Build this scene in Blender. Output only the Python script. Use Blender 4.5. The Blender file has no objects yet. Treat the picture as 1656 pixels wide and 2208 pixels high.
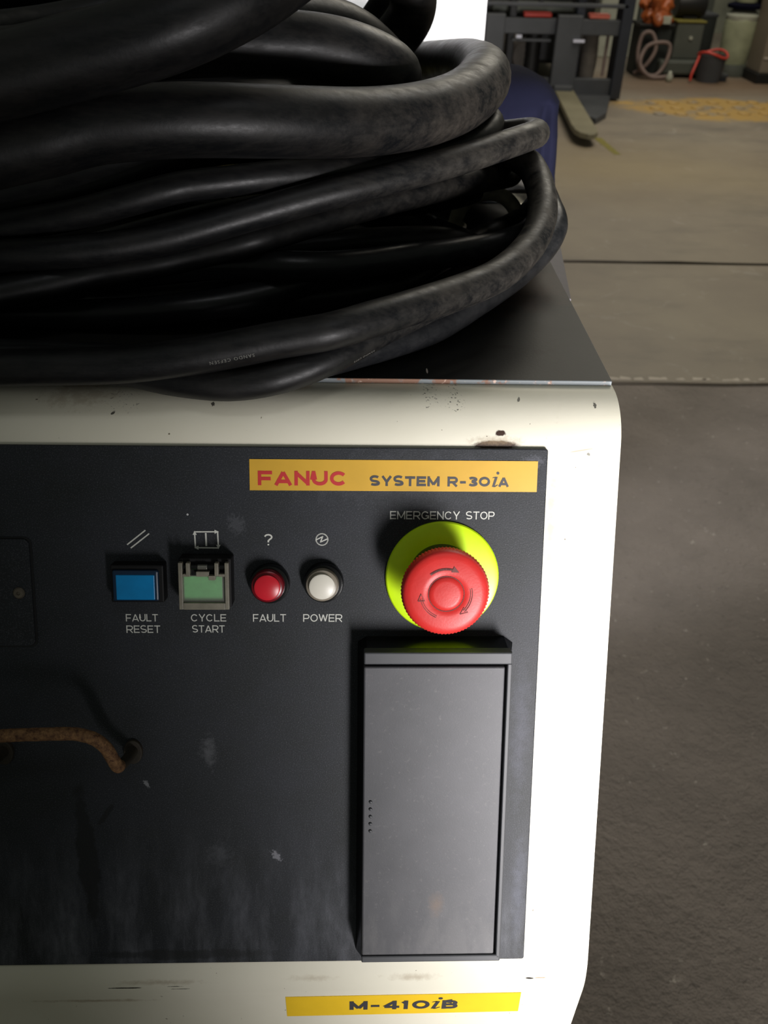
import bpy, bmesh, math, random
from mathutils import Vector, Matrix, noise as mnoise

scene = bpy.context.scene
col = scene.collection
PI = math.pi
rad = math.radians

# ------------------------------------------------------------------ camera
cam_data = bpy.data.cameras.new('camera')
cam = bpy.data.objects.new('camera', cam_data)
col.objects.link(cam)
cam_data.sensor_fit = 'VERTICAL'
cam_data.sensor_height = 36.0
cam_data.lens = 36.0 * 1835.0 / 2208.0
cam_data.clip_start = 0.02
cam_data.clip_end = 60
cam.matrix_world = Matrix(((0.999366, -0.005433, -0.035181, 0.0),
                           (-0.02515, 0.591681, -0.80578, 0.0),
                           (0.025194, 0.806154, 0.591169, 1.25),
                           (0, 0, 0, 1)))
cam_data.dof.use_dof = True
cam_data.dof.focus_distance = 0.47
cam_data.dof.aperture_fstop = 15.0
scene.camera = cam

# ------------------------------------------------------------------ world, lights, exposure
world = bpy.data.worlds.new('hall_light')
scene.world = world
world.use_nodes = True
bg = world.node_tree.nodes['Background']
bg.inputs['Color'].default_value = (0.93, 1.0, 0.86, 1)
bg.inputs['Strength'].default_value = 0.075


def area_light(name, loc, target, size, power, color=(1, 1, 1), size_y=None, spread=180):
    d = bpy.data.lights.new(name, 'AREA')
    d.size = size
    if size_y:
        d.shape = 'RECTANGLE'
        d.size_y = size_y
    d.energy = power
    d.color = color
    d.spread = rad(spread)
    o = bpy.data.objects.new(name, d)
    col.objects.link(o)
    o.location = loc
    o.rotation_euler = (Vector(target) - Vector(loc)).to_track_quat('-Z', 'Y').to_euler()
    return o


# daylight from the open bay on the right, in front of the cabinet
area_light('bay_daylight', (0.68, -0.70, 0.74), (0.50, 0.42, 0.80), 0.62, 11.0, (1.0, 0.965, 0.97), spread=42)
# long ceiling lamps of the hall
area_light('ceiling_lamp', (0.25, -0.5, 3.2), (0.1, 0.5, 1.0), 1.0, 2.6, (0.97, 0.98, 1.0), 0.3)
area_light('ceiling_lamp', (1.0, 1.7, 2.8), (0.1, 0.6, 1.0), 0.5, 4.5, (1.0, 0.97, 0.92))
area_light('ceiling_lamp', (2.2, 5.0, 4.2), (2.0, 5.0, 0), 2.5, 120.0, (1.0, 0.92, 0.76))
area_light('ceiling_lamp', (2.8, 9.0, 3.6), (2.6, 9.0, 0), 2.0, 30.0, (1.0, 0.95, 0.84))

# added fill spot, no real lamp there, brightening the white machine behind the pile
sd = bpy.data.lights.new('housing_fill_spot', 'SPOT')
sd.energy = 70.0
sd.spot_size = rad(36)
sd.spot_blend = 0.5
sd.shadow_soft_size = 0.1
so = bpy.data.objects.new('housing_fill_spot', sd)
col.objects.link(so)
so.location = (-0.35, 0.95, 2.1)
so.rotation_euler = (Vector((0.03, 1.40, 1.20)) - so.location).to_track_quat('-Z', 'Y').to_euler()

scene.view_settings.view_transform = 'Standard'
scene.view_settings.look = 'None'
scene.view_settings.gamma = 1.0
scene.view_settings.use_curve_mapping = False
scene.view_settings.exposure = 0.0


# ------------------------------------------------------------------ wear marks (places in millimetres on the sloping front)
def cm(u, v):
    return 0.0472 + u / 1000, 0.9529 - 0.9029 * v / 1000


CREAM_MARKS = []
for u, v, ru, rv, ang, ns, amp, soft, c, w in (
        (28.9, -76.4, 3.2, 1.5, 0, 500, 0.5, 0.25, 'R', 1.0),       # bare rusty chip
        (26.5, -70.3, 13.5, 2.6, 0, 400, 0.25, 0.3, 'R', 1.0),      # worn strip above the panel
        (27, -72.5, 17, 2.8, 0, 500, 0.8, 0.9, 'D', 0.55),
        (5.8, -88, 6.0, 3.0, 0, 300, 0.8, 0.3, 'K', 0.85),
        (-7, -89, 6, 2.6, 0, 300, 0.8, 0.3, 'K', 0.8),
        (39.6, -89, 1.0, 0.5, 0.5, 900, 1.0, 0.1, 'B', 0.8),
        (79.8, -87.7, 0.9, 0.7, 0, 900, 1.4, 0.1, 'B', 0.85),
        (60, -100.5, 12, 1.6, 0, 500, 1.1, 0.3, 'R', 0.7),
        (-168, -87, 10, 4, 0, 300, 1.0, 0.3, 'K', 0.5),
        (-171.7, -83.5, 1.1, 0.5, 0.2, 900, 0.8, 0.1, 'B', 0.9),
        (-120.8, -87, 1.0, 0.6, 0, 900, 1.0, 0.1, 'B', 0.9),
        (-222.5, -91.9, 1.5, 1.1, 0.6, 900, 1.1, 0.1, 'B', 0.8),
        (-190, -90, 20, 5, 0, 220, 1.6, 0.8, 'D', 0.35),
        (57.5, -20, 4.2, 52, 0, 120, 1.2, 0.9, 'D', 0.42),          # grime beside the panel
        (55.5, 60, 1.6, 60, 0, 160, 1.6, 0.8, 'D', 0.35),
        (72, -68, 7, 0.35, 0.15, 300, 0.3, 0.2, 'D', 0.6),
        (82, -60, 8, 0.3, 0.8, 300, 0.3, 0.3, 'D', 0.35),
        (76, -66, 0.8, 0.8, 0, 900, 1.2, 0.1, 'B', 0.7),
        (53, 115, 0.7, 3.0, 0, 600, 1.2, 0.2, 'D', 0.6),
        (-180.2, 253.9, 11, 0.6, 0, 300, 0.5, 0.15, 'B', 0.95),
        (-151.3, 253.0, 5, 0.4, 0, 400, 0.7, 0.15, 'B', 0.8),
        (-148, 255.6, 6, 0.4, 0, 400, 0.9, 0.15, 'B', 0.7),
        (59, 249.6, 2.6, 0.8, -0.1, 500, 0.4, 0.2, 'B', 1.0),
        (66, 249.3, 4.5, 0.6, 0, 500, 0.8, 0.4, 'D', 0.8),
        (-160, 249, 30, 2.6, 0, 150, 1.2, 0.9, 'D', 0.4),
        (-11, 246.9, 18, 3.5, 0, 180, 1.0, 0.9, 'D', 0.42),
        (-70, 246.9, 16, 3.0, 0, 160, 1.2, 0.9, 'D', 0.3),
        (-200, 269.4, 38, 2.2, 0, 140, 0.9, 0.9, 'D', 0.6),
        (88, 45, 0.8, 1.4, 0, 600, 0.8, 0.2, 'D', 0.7)):
    x_, z_ = cm(u, v)
    CREAM_MARKS.append((x_, z_, ru / 1000, rv / 1000, ang, ns, amp, soft, c, w))

PANEL_MARKS = []
for u, v, ru, rv, ang, ns, amp, soft, c, w in (
        (-126.6, 100, 5, 11, 0, 260, 1.3, 0.9, (110, 112, 116), 0.40),
        (-108.7, -28, 5, 6, 0.5, 500, 1.6, 0.5, (110, 112, 118), 0.20),
        (-161.5, 119, 1.2, 3, 0.5, 700, 1.4, 0.4, (150, 152, 156), 0.5),
        (-121.7, 163, 8, 8, 0, 260, 1.3, 0.9, (100, 102, 108), 0.25),
        (-90, 164, 2.2, 4, 0.6, 700, 1.6, 0.4, (160, 160, 168), 0.5),
        (-134, -33, 0.6, 0.6, 0, 700, 0.2, 0.2, (200, 200, 200), 0.9),
        (-196, 165, 6, 45, 0.06, 60, 0.7, 0.25, (16, 18, 18), 0.75),   # oil run
        (-184, 137, 2.0, 9, -0.6, 200, 0.6, 0.3, (16, 18, 18), 0.7),
        (-145, 226, 60, 3.5, 0, 80, 1.0, 0.4, (20, 22, 22), 0.6),
        (46, -62, 8, 3.5, 0, 500, 1.5, 0.9, (120, 122, 132), 0.35),
        (49, 190, 5, 40, 0.0, 150, 1.0, 0.9, (100, 104, 120), 0.30),
        (46, 90, 6, 50, 0.0, 150, 1.0, 0.9, (96, 98, 112), 0.28),
        (-20, -52, 70, 16, 0, 120, 1.2, 0.9, (88, 90, 98), 0.22)):
    PANEL_MARKS.append((u / 1000, -v / 1000, ru / 1000, rv / 1000, ang, ns, amp, soft, c, w))


# ------------------------------------------------------------------ centre lines of the cable loops (radius m, points in 0.1 mm)
CABLE_PATHS = {
    'A': (0.00925, [[-1873,3823,10547],[-1824,3830,10549],[-1742,3836,10552],[-1562,3838,10557],[-1360,3838,10563],[-1206,3839,10570],[-1053,3842,10583],[-868,3852,10606],[-686,3869,10632],[-534,3886,10658],[-397,3902,10682],[-269,3914,10701],[-150,3927,10719],[-49,3964,10731],[64,4030,10740],[233,4147,10744],[424,4302,10742],[610,4462,10742],[782,4623,10752],[917,4788,10778],[1021,4950,10812],[1094,5102,10851],[1140,5247,10893],[1166,5391,10937],[1175,5542,10977],[1168,5691,11018],[1149,5837,11048],[1122,5987,11050],[1088,6128,11044],[942,6442,11081],[-200,7200,11268],[-1800,7200,11268],[-3100,7200,11268],[-4000,6311,10907],[-4000,4811,10907],[-2565,3721,10518]]),
    'F': (0.00875, [[-1980,4047,10463],[-1918,4049,10463],[-1838,4050,10463],[-1700,4047,10463],[-1549,4042,10463],[-1421,4035,10463],[-1306,4025,10465],[-1216,4012,10465],[-1134,3994,10462],[-1049,3971,10455],[-961,3947,10448],[-863,3923,10445],[-766,3902,10445],[-687,3890,10446],[-607,3883,10452],[-509,3881,10466],[-406,3888,10486],[-303,3914,10508],[-201,3951,10534],[-106,4004,10559],[-13,4077,10580],[81,4160,10598],[184,4258,10613],[304,4375,10625],[447,4521,10631],[634,4690,10634],[824,4862,10645],[967,5038,10669],[1077,5208,10704],[1154,5367,10746],[1201,5521,10794],[1227,5684,10845],[1232,5844,10894],[1233,6029,10926],[1207,6197,10953],[1130,6305,10982],[1050,6501,10985],[874,6806,11024],[-200,7460,11162],[-1800,7460,11162],[-3100,7460,11162],[-4120,6553,10804],[-4120,5053,10804],[-2679,4023,10463]]),
    'E': (0.00875, [[-596,4065,10463],[-494,4057,10463],[-401,4060,10464],[-337,4074,10464],[-281,4090,10464],[-226,4105,10464],[-161,4131,10464],[-66,4188,10464],[37,4254,10465],[125,4311,10464],[218,4377,10464],[336,4465,10464],[467,4584,10464],[604,4744,10471],[744,4908,10489],[882,5067,10509],[1012,5218,10535],[1126,5361,10569],[1220,5484,10610],[1289,5588,10658],[1331,5691,10703],[1335,5789,10740],[1325,5912,10769],[1321,6082,10797],[1312,6268,10826],[1303,6472,10854],[1274,6655,10881],[1215,6847,10888],[1134,7027,10873],[1032,7177,10821],[918,7313,10755],[698,7577,10767],[-282,7733,11162],[-1800,7733,11162],[-3100,7733,11162],[-4240,6699,10804],[-4240,5199,10804],[-3640,4165,10589],[-1290,4118,10463]]),
    'V1': (0.0086, [[-2057,4540,10835],[-1989,4537,10847],[-1902,4536,10859],[-1754,4534,10870],[-1587,4537,10881],[-1433,4554,10892],[-1280,4576,10905],[-1125,4603,10926],[-971,4632,10952],[-819,4663,10986],[-673,4695,11020],[-546,4724,11049],[-424,4755,11076],[-298,4790,11102],[-172,4831,11126],[-44,4879,11145],[85,4938,11161],[217,5008,11177],[353,5086,11193],[496,5177,11208],[636,5274,11223],[765,5376,11236],[882,5481,11247],[986,5584,11254],[1070,5682,11256],[1131,5771,11253],[1165,5850,11246],[1164,5917,11239],[1135,5970,11231],[1083,6009,11217],[1020,6097,11189],[953,6295,11139],[873,6508,11084],[705,6811,11093],[-327,7780,11361],[-1800,7780,11361],[-3100,7780,11361],[-4360,6960,11098],[-4360,5460,11098],[-3760,4640,10940],[-2744,4575,10706]]),
    'V2': (0.00825, [[-2045,4391,10674],[-1987,4422,10678],[-1917,4453,10684],[-1809,4488,10697],[-1686,4529,10710],[-1561,4579,10725],[-1425,4621,10743],[-1271,4653,10761],[-1129,4680,10778],[-1036,4701,10791],[-949,4719,10807],[-826,4736,10831],[-693,4752,10860],[-565,4780,10888],[-439,4852,10904],[-312,4934,10920],[-181,5019,10935],[-46,5111,10949],[92,5213,10960],[235,5326,10965],[385,5456,10964],[550,5608,10960],[710,5778,10947],[837,5963,10918],[949,6161,10879],[1059,6354,10841],[1124,6430,10834],[1140,6465,10841],[1121,6533,10840],[1048,6605,10834],[950,6674,10827],[687,6909,10862],[-250,7000,11058],[-1800,7000,11058],[-3100,7000,11058],[-4480,6496,10866],[-4480,4996,10866],[-3880,4491,10751],[-2661,4062,10629]]),
    'U1': (0.0081, [[-2071,4658,10945],[-2006,4654,10958],[-1913,4650,10976],[-1727,4649,11008],[-1531,4653,11043],[-1393,4659,11075],[-1279,4668,11104],[-1175,4679,11130],[-1081,4694,11153],[-999,4711,11170],[-912,4733,11184],[-796,4758,11194],[-670,4789,11202],[-548,4827,11208],[-426,4872,11211],[-302,4924,11211],[-175,4982,11209],[-46,5046,11207],[87,5116,11205],[226,5199,11209],[363,5287,11215],[487,5378,11219],[600,5474,11227],[705,5577,11241],[792,5684,11258],[848,5793,11276],[875,5899,11291],[871,5997,11297],[836,6083,11298],[750,6090,11310],[642,6019,11335],[378,6031,11377],[-558,7260,11356],[-1800,7260,11356],[-3100,7260,11356],[-4000,6759,11151],[-4000,5259,11151],[-2757,4700,10812]]),
    'W': (0.013, [[-2132,4863,10994],[-2063,4859,11005],[-1972,4860,11023],[-1813,4873,11055],[-1637,4895,11094],[-1481,4924,11131],[-1336,4964,11168],[-1210,5018,11206],[-1093,5086,11241],[-981,5168,11268],[-853,5262,11284],[-674,5363,11282],[-469,5480,11268],[-250,5614,11245],[-23,5770,11221],[200,5955,11209],[415,6185,11199],[619,6476,11191],[792,6782,11188],[906,7081,11192],[961,7372,11195],[936,7657,11181],[871,7940,11163],[727,8255,11239],[-329,8360,11605],[-1800,8360,11605],[-3100,8360,11605],[-4120,7411,11299],[-4120,5911,11299],[-2821,4899,10876]]),
    'C': (0.0086, [[-2125,4552,10588],[-2061,4572,10593],[-1983,4594,10600],[-1868,4621,10613],[-1742,4662,10625],[-1624,4709,10636],[-1504,4758,10646],[-1380,4799,10656],[-1253,4832,10666],[-1118,4853,10677],[-988,4862,10689],[-883,4862,10703],[-770,4851,10716],[-609,4826,10725],[-441,4777,10740],[-305,4778,10738],[-178,4817,10725],[-55,4883,10711],[74,4958,10699],[223,5036,10693],[379,5117,10687],[533,5197,10678],[682,5278,10670],[817,5360,10665],[940,5443,10665],[1053,5535,10668],[1167,5718,10655],[1277,6010,10638],[1345,6234,10657],[1370,6411,10688],[1370,6587,10723],[1363,6780,10767],[1336,6978,10802],[1271,7158,10815],[1180,7317,10806],[1071,7444,10759],[949,7558,10697],[712,7806,10700],[-251,8038,11061],[-1800,8038,11061],[-3100,8038,11061],[-4240,7095,10824],[-4240,5595,10824],[-2790,4340,10538]]),
    'S4': (0.0086, [[-2201,4676,10463],[-2137,4684,10464],[-2048,4691,10464],[-1889,4693,10463],[-1704,4690,10464],[-1530,4677,10473],[-1358,4664,10486],[-1189,4654,10504],[-1025,4651,10524],[-864,4671,10538],[-712,4706,10551],[-576,4755,10565],[-452,4811,10580],[-342,4865,10600],[-238,4928,10618],[-131,5007,10629],[-18,5085,10637],[107,5153,10635],[242,5219,10628],[391,5301,10616],[548,5391,10601],[714,5481,10589],[873,5572,10580],[1007,5663,10572],[1151,5920,10523],[1282,6216,10500],[1373,6447,10525],[1421,6664,10582],[1440,6885,10643],[1432,7092,10692],[1393,7281,10729],[1322,7448,10747],[1225,7591,10742],[1108,7700,10699],[979,7794,10640],[727,8025,10595],[-221,8094,10761],[-1800,8094,10761],[-3100,8094,10761],[-4360,7185,10612],[-4360,5685,10612],[-2896,4588,10461]]),
    'Hs': (0.0086, [[-1058,4803,10463],[-927,4814,10463],[-789,4833,10463],[-629,4877,10463],[-466,4928,10463],[-330,4965,10463],[-188,5012,10463],[0,5083,10463],[194,5193,10463],[351,5372,10463],[511,5602,10463],[713,5854,10473],[912,6090,10489],[1074,6308,10478],[1216,6524,10463],[1347,6753,10464],[1446,6950,10481],[1500,7127,10502],[1519,7302,10531],[1508,7484,10585],[1465,7653,10638],[1383,7791,10666],[1275,7901,10670],[1147,7974,10635],[1009,8031,10584],[734,8223,10575],[-200,8391,10861],[-1800,8391,10861],[-3100,8391,10861],[-4480,7397,10662],[-4480,5897,10662],[-3880,4903,10542],[-1756,4744,10463]]),
    'T1': (0.0175, [[-1899,4381,11397],[-1819,4406,11411],[-1732,4430,11427],[-1628,4456,11446],[-1516,4481,11466],[-1407,4509,11491],[-1296,4534,11513],[-1186,4552,11524],[-1075,4569,11531],[-963,4588,11536],[-852,4608,11538],[-741,4632,11535],[-629,4660,11530],[-516,4696,11522],[-401,4740,11513],[-285,4792,11502],[-167,4854,11490],[-45,4927,11477],[81,5012,11467],[215,5110,11461],[347,5221,11461],[470,5346,11466],[582,5484,11476],[677,5632,11495],[751,5784,11515],[799,5935,11533],[823,6115,11542],[823,6420,11522],[795,6729,11494],[751,7042,11453],[689,7371,11403],[609,7701,11351],[515,8030,11297],[361,8340,11316],[-685,8450,11550],[-1800,8450,11550],[-3100,8450,11550],[-4000,7215,11474],[-4000,5715,11474],[-2559,4176,11281]]),
    'T2': (0.0175, [[-1693,5252,11695],[-1563,5251,11719],[-1437,5262,11739],[-1317,5292,11753],[-1196,5323,11763],[-1070,5351,11770],[-950,5377,11775],[-848,5402,11777],[-751,5426,11778],[-652,5451,11776],[-549,5479,11773],[-435,5509,11769],[-317,5542,11760],[-193,5572,11744],[-78,5603,11722],[12,5632,11695],[86,5659,11666],[149,5683,11637],[194,5703,11609],[221,5717,11582],[219,5730,11560],[164,5748,11549],[90,5768,11543],[-203,5938,11568],[-1110,8180,11750],[-1800,8180,11750],[-3100,8180,11750],[-4120,7516,11722],[-4120,6016,11722],[-3520,5352,11706],[-2381,5255,11567]]),
    'T6': (0.016, [[-2141,5048,11218],[-1993,5082,11242],[-1846,5120,11268],[-1698,5169,11303],[-1550,5223,11337],[-1399,5277,11360],[-1254,5336,11376],[-1132,5402,11384],[-1009,5476,11387],[-862,5564,11393],[-702,5661,11393],[-525,5763,11384],[-347,5872,11365],[-178,5986,11336],[-25,6111,11303],[110,6244,11274],[198,6355,11260],[186,6470,11270],[137,6596,11288],[-34,6901,11323],[-1063,8000,11335],[-1800,8000,11335],[-3100,8000,11335],[-4240,7324,11276],[-4240,5824,11276],[-2814,4892,11109]]),
    'T5': (0.0175, [[-1520,5599,11743],[-1269,5727,11771],[-1026,5863,11793],[-817,5990,11803],[-634,6111,11804],[-488,6230,11798],[-358,6344,11784],[-220,6452,11757],[-91,6554,11717],[15,6648,11657],[101,6741,11588],[172,6839,11521],[208,6944,11457],[173,7062,11405],[111,7185,11356],[-75,7472,11527],[-1089,7860,12550],[-1800,7860,12550],[-3100,7860,12550],[-4360,7529,12146],[-4360,6029,12146],[-3760,5699,11904],[-2140,5281,11675]]),
    'T3': (0.0175, [[-1774,4276,11727],[-1701,4297,11743],[-1616,4319,11761],[-1497,4343,11788],[-1368,4366,11818],[-1244,4386,11847],[-1125,4402,11876],[-1022,4416,11903],[-926,4430,11929],[-830,4448,11960],[-733,4474,11995],[-630,4512,12038],[-530,4561,12083],[-446,4621,12125],[-367,4696,12171],[-276,4793,12229],[-200,4906,12292],[-172,5029,12353],[-161,5158,12416],[-246,5457,12790],[-1361,7120,13850],[-1800,7120,13850],[-3100,7120,13850],[-4480,6498,12789],[-4480,4998,12789],[-3880,4376,12152],[-2432,4081,11588]]),
    'T4': (0.0175, [[-556,7260,12213],[-394,7274,12208],[-231,7283,12193],[-60,7272,12148],[100,7260,12092],[234,7258,12039],[337,7264,11984],[390,7278,11927],[412,7299,11867],[418,7327,11806],[407,7360,11742],[377,7398,11676],[331,7439,11609],[270,7480,11537],[186,7525,11467],[66,7578,11406],[-69,7634,11347],[-341,7825,11614],[-1269,8114,13050],[-1800,8114,13050],[-3100,8114,13050],[-4000,8487,12632],[-4000,6987,12632],[-3400,7360,12381],[-1253,7200,12235]]),
    'T7': (0.00825, [[287,7921,12149],[275,7887,12057],[262,7859,11970],[247,7843,11895],[229,7840,11831],[203,7858,11786],[173,7887,11746],[140,7919,11699],[105,7955,11647],[68,7993,11588],[23,8034,11523],[-41,8076,11453],[-113,8118,11379],[-342,8314,11542],[-1313,8418,12858],[-1800,8418,12858],[-3100,8418,12858],[-4120,8969,12503],[-4120,7469,12503],[-3520,8021,12291],[374,8160,12802]]),
    'T0': (0.00925, [[-2127,5295,11809],[-2062,5383,11810],[-1989,5475,11813],[-1899,5572,11817],[-1790,5679,11826],[-1642,5791,11847],[-1485,5883,11877],[-1378,5973,11905],[-1268,6076,11941],[-1097,6201,12000],[-928,6342,12070],[-829,6497,12148],[-749,6661,12231],[-770,6945,12561],[-1949,7021,13468],[-1800,7021,13468],[-3100,7021,13468],[-4240,6958,12638],[-4240,5458,12638],[-3640,5395,12141],[-2542,4731,11800]]),
    'I': (0.0086, [[-1077,5334,10571],[-940,5397,10571],[-800,5459,10571],[-656,5514,10569],[-508,5562,10567],[-358,5601,10567],[-205,5631,10570],[-51,5651,10580],[104,5659,10594],[264,5653,10607],[412,5637,10619],[524,5620,10624],[630,5639,10609],[754,5696,10566],[871,5759,10515],[950,5798,10474],[1003,5749,10463],[1047,5734,10461],[-200,7120,10461],[-1800,7120,10461],[-3100,7120,10461],[-4360,7027,10516],[-4360,5527,10516],[-3760,5434,10549],[-1712,5039,10572]]),
    'J': (0.0086, [[-1923,5253,10580],[-1727,5342,10611],[-1525,5433,10643],[-1320,5528,10676],[-1110,5627,10706],[-895,5727,10730],[-675,5827,10743],[-448,5924,10740],[-215,6021,10725],[30,6120,10699],[276,6227,10673],[518,6352,10660],[736,6490,10655],[887,6640,10655],[1016,6796,10660],[1044,7070,10684],[-200,7480,10761],[-1800,7480,10761],[-3100,7480,10761],[-4480,7167,10671],[-4480,5667,10671],[-3880,5353,10617],[-2555,4968,10482]]),
    'K': (0.0086, [[-1835,4866,10463],[-1641,4906,10463],[-1445,4951,10463],[-1242,5006,10463],[-1047,5068,10463],[-879,5134,10466],[-719,5201,10470],[-557,5263,10469],[-376,5324,10467],[-147,5382,10465],[103,5439,10463],[198,5603,10461],[-1097,6800,10461],[-1800,6800,10461],[-3100,6800,10461],[-4000,6633,10462],[-4000,5133,10462],[-2520,4722,10463]]),
}

# ------------------------------------------------------------------ materials
def S(v):
    """sRGB 0-255 triple -> linear rgba"""
    out = []
    for c in v:
        c = c / 255.0
        out.append(c / 12.92 if c <= 0.04045 else ((c + 0.055) / 1.055) ** 2.4)
    return tuple(out) + (1.0,)


class NT:
    def __init__(self, name):
        self.m = bpy.data.materials.new(name)
        self.m.use_nodes = True
        self.t = self.m.node_tree
        self.b = self.t.nodes['Principled BSDF']
        self.co = self.t.nodes.new('ShaderNodeTexCoord').outputs['Object']

    def n(self, kind, **kw):
        nd = self.t.nodes.new(kind)
        for k, v in kw.items():
            setattr(nd, k, v)
        return nd

    def link(self, a, b):
        self.t.links.new(a, b)

    def val(self, sock, v):
        if isinstance(v, bpy.types.NodeSocket):
            self.link(v, sock)
        else:
            sock.default_value = v

    def math(self, op, a, b=0.0, c=None, clamp=False):
        nd = self.n('ShaderNodeMath', operation=op, use_clamp=clamp)
        self.val(nd.inputs[0], a)
        self.val(nd.inputs[1], b)
        if c is not None:
            self.val(nd.inputs[2], c)
        return nd.outputs[0]

    def noise(self, scale, detail=3, rough=0.55, stretch=None, dist=0.0):
        nd = self.n('ShaderNodeTexNoise')
        nd.inputs['Scale'].default_value = scale
        nd.inputs['Detail'].default_value = detail
        nd.inputs['Roughness'].default_value = rough
        nd.inputs['Distortion'].default_value = dist
        src = self.co
        if stretch:
            mp = self.n('ShaderNodeMapping')
            mp.inputs['Scale'].default_value = stretch
            self.link(src, mp.inputs['Vector'])
            src = mp.outputs[0]
        self.link(src, nd.inputs['Vector'])
        return nd.outputs['Fac']

    def ramp(self, f, lo, hi):
        nd = self.n('ShaderNodeMapRange')
        self.val(nd.inputs['Value'], f)
        nd.inputs['From Min'].default_value = lo
        nd.inputs['From Max'].default_value = hi
        return nd.outputs[0]

    def mix(self, f, a, b):
        nd = self.n('ShaderNodeMix', data_type='RGBA')
        self.val(nd.inputs['Factor'], f)
        self.val(nd.inputs['A'], a)
        self.val(nd.inputs['B'], b)
        return nd.outputs['Result']

    def xyz(self):
        nd = self.n('ShaderNodeSeparateXYZ')
        self.link(self.co, nd.inputs[0])
        return nd.outputs

    def bump(self, h, strength=0.2, dist=0.001):
        nd = self.n('ShaderNodeBump')
        nd.inputs['Strength'].default_value = strength
        nd.inputs['Distance'].default_value = dist
        self.link(h, nd.inputs['Height'])
        self.link(nd.outputs[0], self.b.inputs['Normal'])

    def blob(self, cx, cy, rx, ry, ang=0.0, ns=250.0, amp=0.7, soft=0.35, plane='xy'):
        """soft noisy ellipse mask (0..1) at a place on the surface, object metres"""
        x, y, z = self.xyz()
        a, b = (x, y) if plane == 'xy' else (x, z)
        dx = self.math('SUBTRACT', a, cx)
        dy = self.math('SUBTRACT', b, cy)
        ca, sa = math.cos(ang), math.sin(ang)
        u = self.math('ADD', self.math('MULTIPLY', dx, ca / rx), self.math('MULTIPLY', dy, sa / rx))
        v = self.math('ADD', self.math('MULTIPLY', dx, -sa / ry), self.math('MULTIPLY', dy, ca / ry))
        r = self.math('SQRT', self.math('ADD', self.math('MULTIPLY', u, u), self.math('MULTIPLY', v, v)))
        nz = self.math('MULTIPLY', self.math('SUBTRACT', self.noise(ns, 4, 0.7), 0.5), amp * 2)
        return self.ramp(self.math('ADD', r, nz), 1.0, 1.0 - soft)


def simple(name, rgb, rough=0.5, metal=0.0, var=0.0, vscale=60, bump=0.0, bscale=800, coat=0.0, spec=0.5):
    k = NT(name)
    base = S(rgb)
    k.b.inputs['Roughness'].default_value = rough
    k.b.inputs['Metallic'].default_value = metal
    k.b.inputs['Specular IOR Level'].default_value = spec
    if coat:
        k.b.inputs['Coat Weight'].default_value = coat
    if var:
        dark = tuple(c * (1 - var) for c in base[:3]) + (1,)
        lite = tuple(min(1, c * (1 + var)) for c in base[:3]) + (1,)
        k.link(k.mix(k.ramp(k.noise(vscale, 5, 0.6), 0.3, 0.7), dark, lite), k.b.inputs['Base Color'])
    else:
        k.b.inputs['Base Color'].default_value = base
    if bump:
        k.bump(k.noise(bscale, 2), bump)
    return k.m


M = {}
# cream enamel of the cabinet body (object space = cabinet metres, world axes)
k = NT('cream_enamel')
clean = k.mix(k.ramp(k.noise(9, 4, 0.6), 0.3, 0.75), S((226, 222, 202)), S((238, 234, 216)))
colr = clean
DIRT, RUST, BLACKM = S((150, 128, 96)), S((62, 44, 34)), S((40, 38, 34))
for (x, z, rx, rz, ang, ns, amp, soft, c, w) in CREAM_MARKS:
    m_ = k.blob(x, z, rx, rz, ang, ns, amp, soft, plane='xz')
    if c == 'K':                                           # sprinkled chips only
        m_ = k.math('MULTIPLY', m_, k.ramp(k.noise(650, 3, 0.6), 0.60, 0.63))
    colr = k.mix(k.math('MULTIPLY', m_, w), colr, c if not isinstance(c, str) else {'K': BLACKM, 'D': DIRT, 'R': RUST, 'B': BLACKM}[c])
# fine random pin-prick chips
sp = k.ramp(k.noise(420, 2, 0.4), 0.775, 0.80)
colr = k.mix(sp, colr, S((120, 110, 92)))
k.link(colr, k.b.inputs['Base Color'])
k.b.inputs['Roughness'].default_value = 0.42
k.bump(k.noise(300, 2), 0.05)
M['cream'] = k.m

# operator panel: dark textured plastic film with dust (object space = panel metres, y up the slope)
k = NT('panel_black')
x, y, z = k.xyz()
base = k.mix(k.ramp(k.noise(14, 4, 0.65), 0.3, 0.75), S((24, 28, 29)), S((38, 41, 48)))
speck = k.math('MULTIPLY', k.ramp(k.noise(1500, 2, 0.6), 0.52, 0.75), 0.16)
base = k.mix(speck, base, S((140, 142, 150)))
# dust runs near the lower edge
low = k.ramp(y, -0.135, -0.215)
streak = k.ramp(k.noise(55, 5, 0.65, stretch=(1.0, 0.22, 1)), 0.44, 0.72)
fine = k.ramp(k.noise(220, 4, 0.7, stretch=(1.0, 0.35, 1)), 0.35, 0.75)
dust = k.math('MULTIPLY', k.math('MULTIPLY', low, streak), k.math('ADD', 0.35, k.math('MULTIPLY', fine, 0.65)), clamp=True)
base = k.mix(k.math('MULTIPLY', dust, 0.60), base, S((122, 124, 132)))
for (bx, by, rx, ry, ang, ns, amp, soft, c, w) in PANEL_MARKS:
    base = k.mix(k.math('MULTIPLY', k.blob(bx, by, rx, ry, ang, ns, amp, soft), w), base, S(c))
k.link(base, k.b.inputs['Base Color'])
k.b.inputs['Roughness'].default_value = 0.55
k.bump(k.noise(1300, 2), 0.12, 0.0006)
k.b.inputs['Specular IOR Level'].default_value = 0.35
M['panel'] = k.m

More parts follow.
